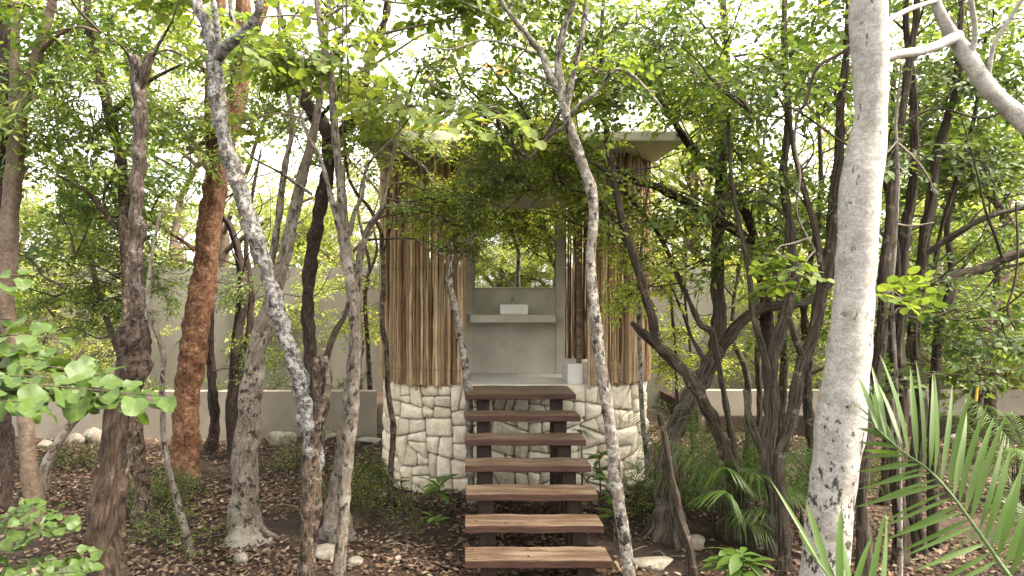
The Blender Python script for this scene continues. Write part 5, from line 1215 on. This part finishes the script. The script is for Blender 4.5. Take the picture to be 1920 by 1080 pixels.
# foreground shrubs at the left, large round leaves each a part
def round_leaf(seed):
    rg = np.random.default_rng(seed); n = 16; V = [(0, 0, 0)]
    ring1, ring2 = [], []
    for k_ in range(n):
        a = math.pi * 2 * k_ / n; rr = .5 * (1 - .30 * math.exp(-((a - math.pi) ** 2) / .08)) * (1 + .10 * math.cos(3 * a + seed * .4) + .04 * math.cos(7 * a + seed))
        ring2.append((.5 + rr * math.cos(a) * 1.0, rr * .88 * math.sin(a), .12 * abs(math.sin(a)) - .12 * (math.cos(a) > 0) * math.cos(a) + .05 * math.sin(4 * a + seed) + rg.normal(0, .015)))
        ring1.append((.5 + rr * .5 * math.cos(a), rr * .44 * math.sin(a), .02 * abs(math.sin(a)) + rg.normal(0, .005)))
    V = np.array(ring2 + ring1 + [(.5, 0, -.015)]); k = np.arange(n)
    me = mk('leaf', V, np.stack([k, (k + 1) % n, n + (k + 1) % n, n + k], 1), np.stack([n + k, n + (k + 1) % n, np.full(n, 2 * n)], 1)); me.materials.append(LM['fore']); return me
RL = [round_leaf(i) for i in range(5)]
RLD = [m_.copy() for m_ in RL]
for m_ in RLD: m_.materials.clear(); m_.materials.append(LM['dark'])
def fore_shrub(label, stem, twigs_, nleaf, size, seed, cat='shrub', flat=.35, lm=None):
    rg = np.random.default_rng(seed); pts = conv(stem); r = tag(empty('shrub', tuple(pts[0][:3] + [0, 0, .12])), label, cat); inv = Matrix.Translation(-r.location)
    V, Q, T, A = tube(pts, 8, .06, .05, rg=rg); o = link('stem', mk('stem', V, Q, T, True, {'bark': A}), BK['brown'], r); o.matrix_parent_inverse = inv
    for tw_ in twigs_:
        tp = conv(tw_); tp[:, 3] *= .5; V, Q, T, A = tube(tp, 5, .06, .05, 0, .4, rg=rg); o = link('twig', mk('twig', V, Q, T, True, {'bark': A}), BK['twig'], r); o.matrix_parent_inverse = inv
        tc_ = crom(tp, .01); dirn = norm(tc_[-1, :3] - tc_[0, :3]); sd = np.cross(dirn, (0, 0, 1)); sd = sd / np.linalg.norm(sd)
        for i in range(nleaf):
            f = (i + rg.uniform(.2, .8)) / nleaf; b = tc_[int(f * (len(tc_) - 1)), :3]; sgn = 1 if i % 2 else -1
            o = link('leaf', (RLD if lm else RL)[int(rg.integers(5))], None, r); o.matrix_parent_inverse = inv
            dd = Vector(dirn * rg.uniform(.2, .8) + sd * sgn * rg.uniform(.4, 1) + np.array([0, 0, rg.normal(-.15, .25)]))
            o.rotation_mode = 'QUATERNION'; ex = dd.normalized(); up = Vector((rg.normal(.1, .2), rg.normal(-.55, .25), .8)); ez = (up - ex * up.dot(ex)).normalized(); ey = ez.cross(ex)
            q_ = Matrix((ex, ey, ez)).transposed().to_quaternion()
            from mathutils import Quaternion
            o.rotation_quaternion = q_ @ Quaternion((1, 0, 0), rg.normal(.0, flat)); s2 = size * rg.uniform(.7, 1.25); o.scale = (s2, s2, s2)
            o.location = b + dd.normalized() * .02
fore_shrub('foreground bush of pale round leaves reaching in from the left edge', [(-520, 3.0, 14), (-480, 900, 3.0, 12), (-420, 780, 3.0, 9), (-300, 720, 3.0, 7)],
           [[(-300, 720, 3.0, 5), (-60, 712, 2.95, 4), (120, 726, 2.9, 3), (250, 738, 2.9, 2), (320, 745, 2.95, 1)],
            [(-260, 720, 3.0, 4), (0, 690, 3.1, 3), (110, 690, 3.15, 3), (220, 712, 3.1, 1)],
            [(-300, 720, 3.0, 4), (-120, 660, 3.2, 3), (20, 652, 3.3, 3), (110, 668, 3.4, 1)],
            [(-280, 730, 2.9, 4), (-100, 745, 2.8, 3), (20, 752, 2.75, 3), (90, 762, 2.7, 1)],
            [(-200, 715, 3.0, 4), (40, 705, 3.0, 3), (180, 728, 3.0, 3), (290, 752, 3.05, 1)],
            [(-200, 700, 3.1, 4), (-20, 672, 3.2, 3), (80, 676, 3.25, 2), (160, 700, 3.25, 1)],
            [(-100, 722, 2.95, 3), (100, 742, 2.95, 2), (190, 752, 2.98, 2), (260, 770, 3.0, 1)]], 26, .108, 4)
fore_shrub('pale leafy sprays at the left edge above the foreground bush', [(-560, 3.6, 12), (-500, 760, 3.6, 10), (-420, 600, 3.6, 8)],
           [[(-420, 600, 3.6, 4), (-160, 560, 3.6, 3), (-30, 548, 3.6, 2), (40, 535, 3.6, 1)], [(-400, 610, 3.6, 4), (-140, 600, 3.7, 3), (0, 598, 3.8, 3), (100, 604, 3.9, 1)], [(-400, 620, 3.6, 4), (-100, 630, 3.6, 3), (40, 628, 3.6, 3), (150, 640, 3.6, 1)], [(-400, 590, 3.6, 4), (-100, 530, 3.7, 3), (0, 515, 3.8, 3), (60, 520, 3.9, 1)]], 18, .10, 6)
fore_shrub('small-leaved green shrub in the bottom left corner', [(-160, 3.6, 10), (-120, 1160, 3.6, 8), (-60, 1090, 3.6, 6)],
           [[(-60, 1090, 3.6, 3), (20, 1030, 3.6, 2.5), (90, 990, 3.6, 2), (140, 1000, 3.7, 1)], [(-60, 1095, 3.6, 3), (40, 1062, 3.55, 2.5), (130, 1045, 3.5, 2), (190, 1032, 3.5, 1)],
            [(-80, 1080, 3.6, 3), (-20, 1000, 3.6, 2.5), (30, 955, 3.6, 2), (70, 948, 3.7, 1)], [(-60, 1100, 3.5, 3), (30, 1085, 3.4, 2.5), (110, 1075, 3.35, 2), (170, 1072, 3.3, 1)],
            [(-70, 1080, 3.6, 3), (0, 1010, 3.8, 2), (60, 980, 3.9, 1.5), (110, 955, 4.0, 1)]], 30, .07, 8, flat=.5)
# round-leaved sprig hanging over the right path
fore_shrub('dark round-leaved sprig hanging before the roped trunk', [(2080, 6.0, 10), (2060, 800, 6.0, 8), (2000, 620, 6.0, 6)],
           [[(2000, 620, 6.0, 3), (1900, 600, 5.9, 2.5), (1800, 600, 5.8, 2), (1720, 580, 5.7, 1)], [(1980, 640, 6.0, 3), (1910, 690, 6.0, 2), (1850, 690, 6.0, 2), (1790, 680, 6.0, 1)], [(1900, 600, 5.9, 2), (1830, 570, 5.9, 2), (1770, 585, 5.9, 1)]], 15, .062, 12, flat=.7, lm='dark')

# ------------------------------------------------------------------ yellow rope
rp = conv([(1786, 662, 10.3, 1.6), (1812, 672, 10.3, 1.6), (1836, 676, 10.3, 1.8), (1834, 700, 10.3, 2.0), (1832, 730, 10.3, 2.2), (1830, 752, 10.3, 2.6)])
V, Q, T, A = tube(rp, 6, .04, .15, rg=rl); tag(link('rope', mk('rope', V, Q, T), M['rope']), 'yellow rope hanging from the brown trunk on the right', 'rope')
rp2 = conv([(1822, 676, 10.35, 2), (1836, 670, 10.2, 2), (1850, 676, 10.35, 2), (1838, 682, 10.5, 2), (1822, 677, 10.38, 2)])

# thin hanging vines
for (pts, lab) in [([(642, -120, 6.1, 1.6), (643, 60, 6.1, 1.6), (640, 180, 6.1, 1.5), (645, 290, 6.1, 1.3), (648, 430, 6.1, 1)], 'thin brown vine hanging straight down before the white stems'),
                   ([(652, -120, 6.2, 1.4), (650, 40, 6.2, 1.4), (654, 150, 6.2, 1.2), (648, 240, 6.2, 1)], 'short thin vine hanging beside the longer one'),
                   ([(1905, 380, 6.3, 2), (1907, 480, 6.3, 2), (1900, 540, 6.3, 2), (1890, 580, 6.3, 2), (1905, 620, 6.3, 1.5)], 'wavy dark vine hanging near the right edge')]:
    V, Q, T, A = tube(conv(pts), 5, .06, .1, 0, .6, rg=rl); tag(link('vine', mk('vine', V, Q, T, True, {'bark': A}), BK['twig']), lab, 'vine')
print('objects', len(bpy.data.objects), 'tris', sum(len(m_.loops) - 2 * len(m_.polygons) for m_ in bpy.data.meshes))
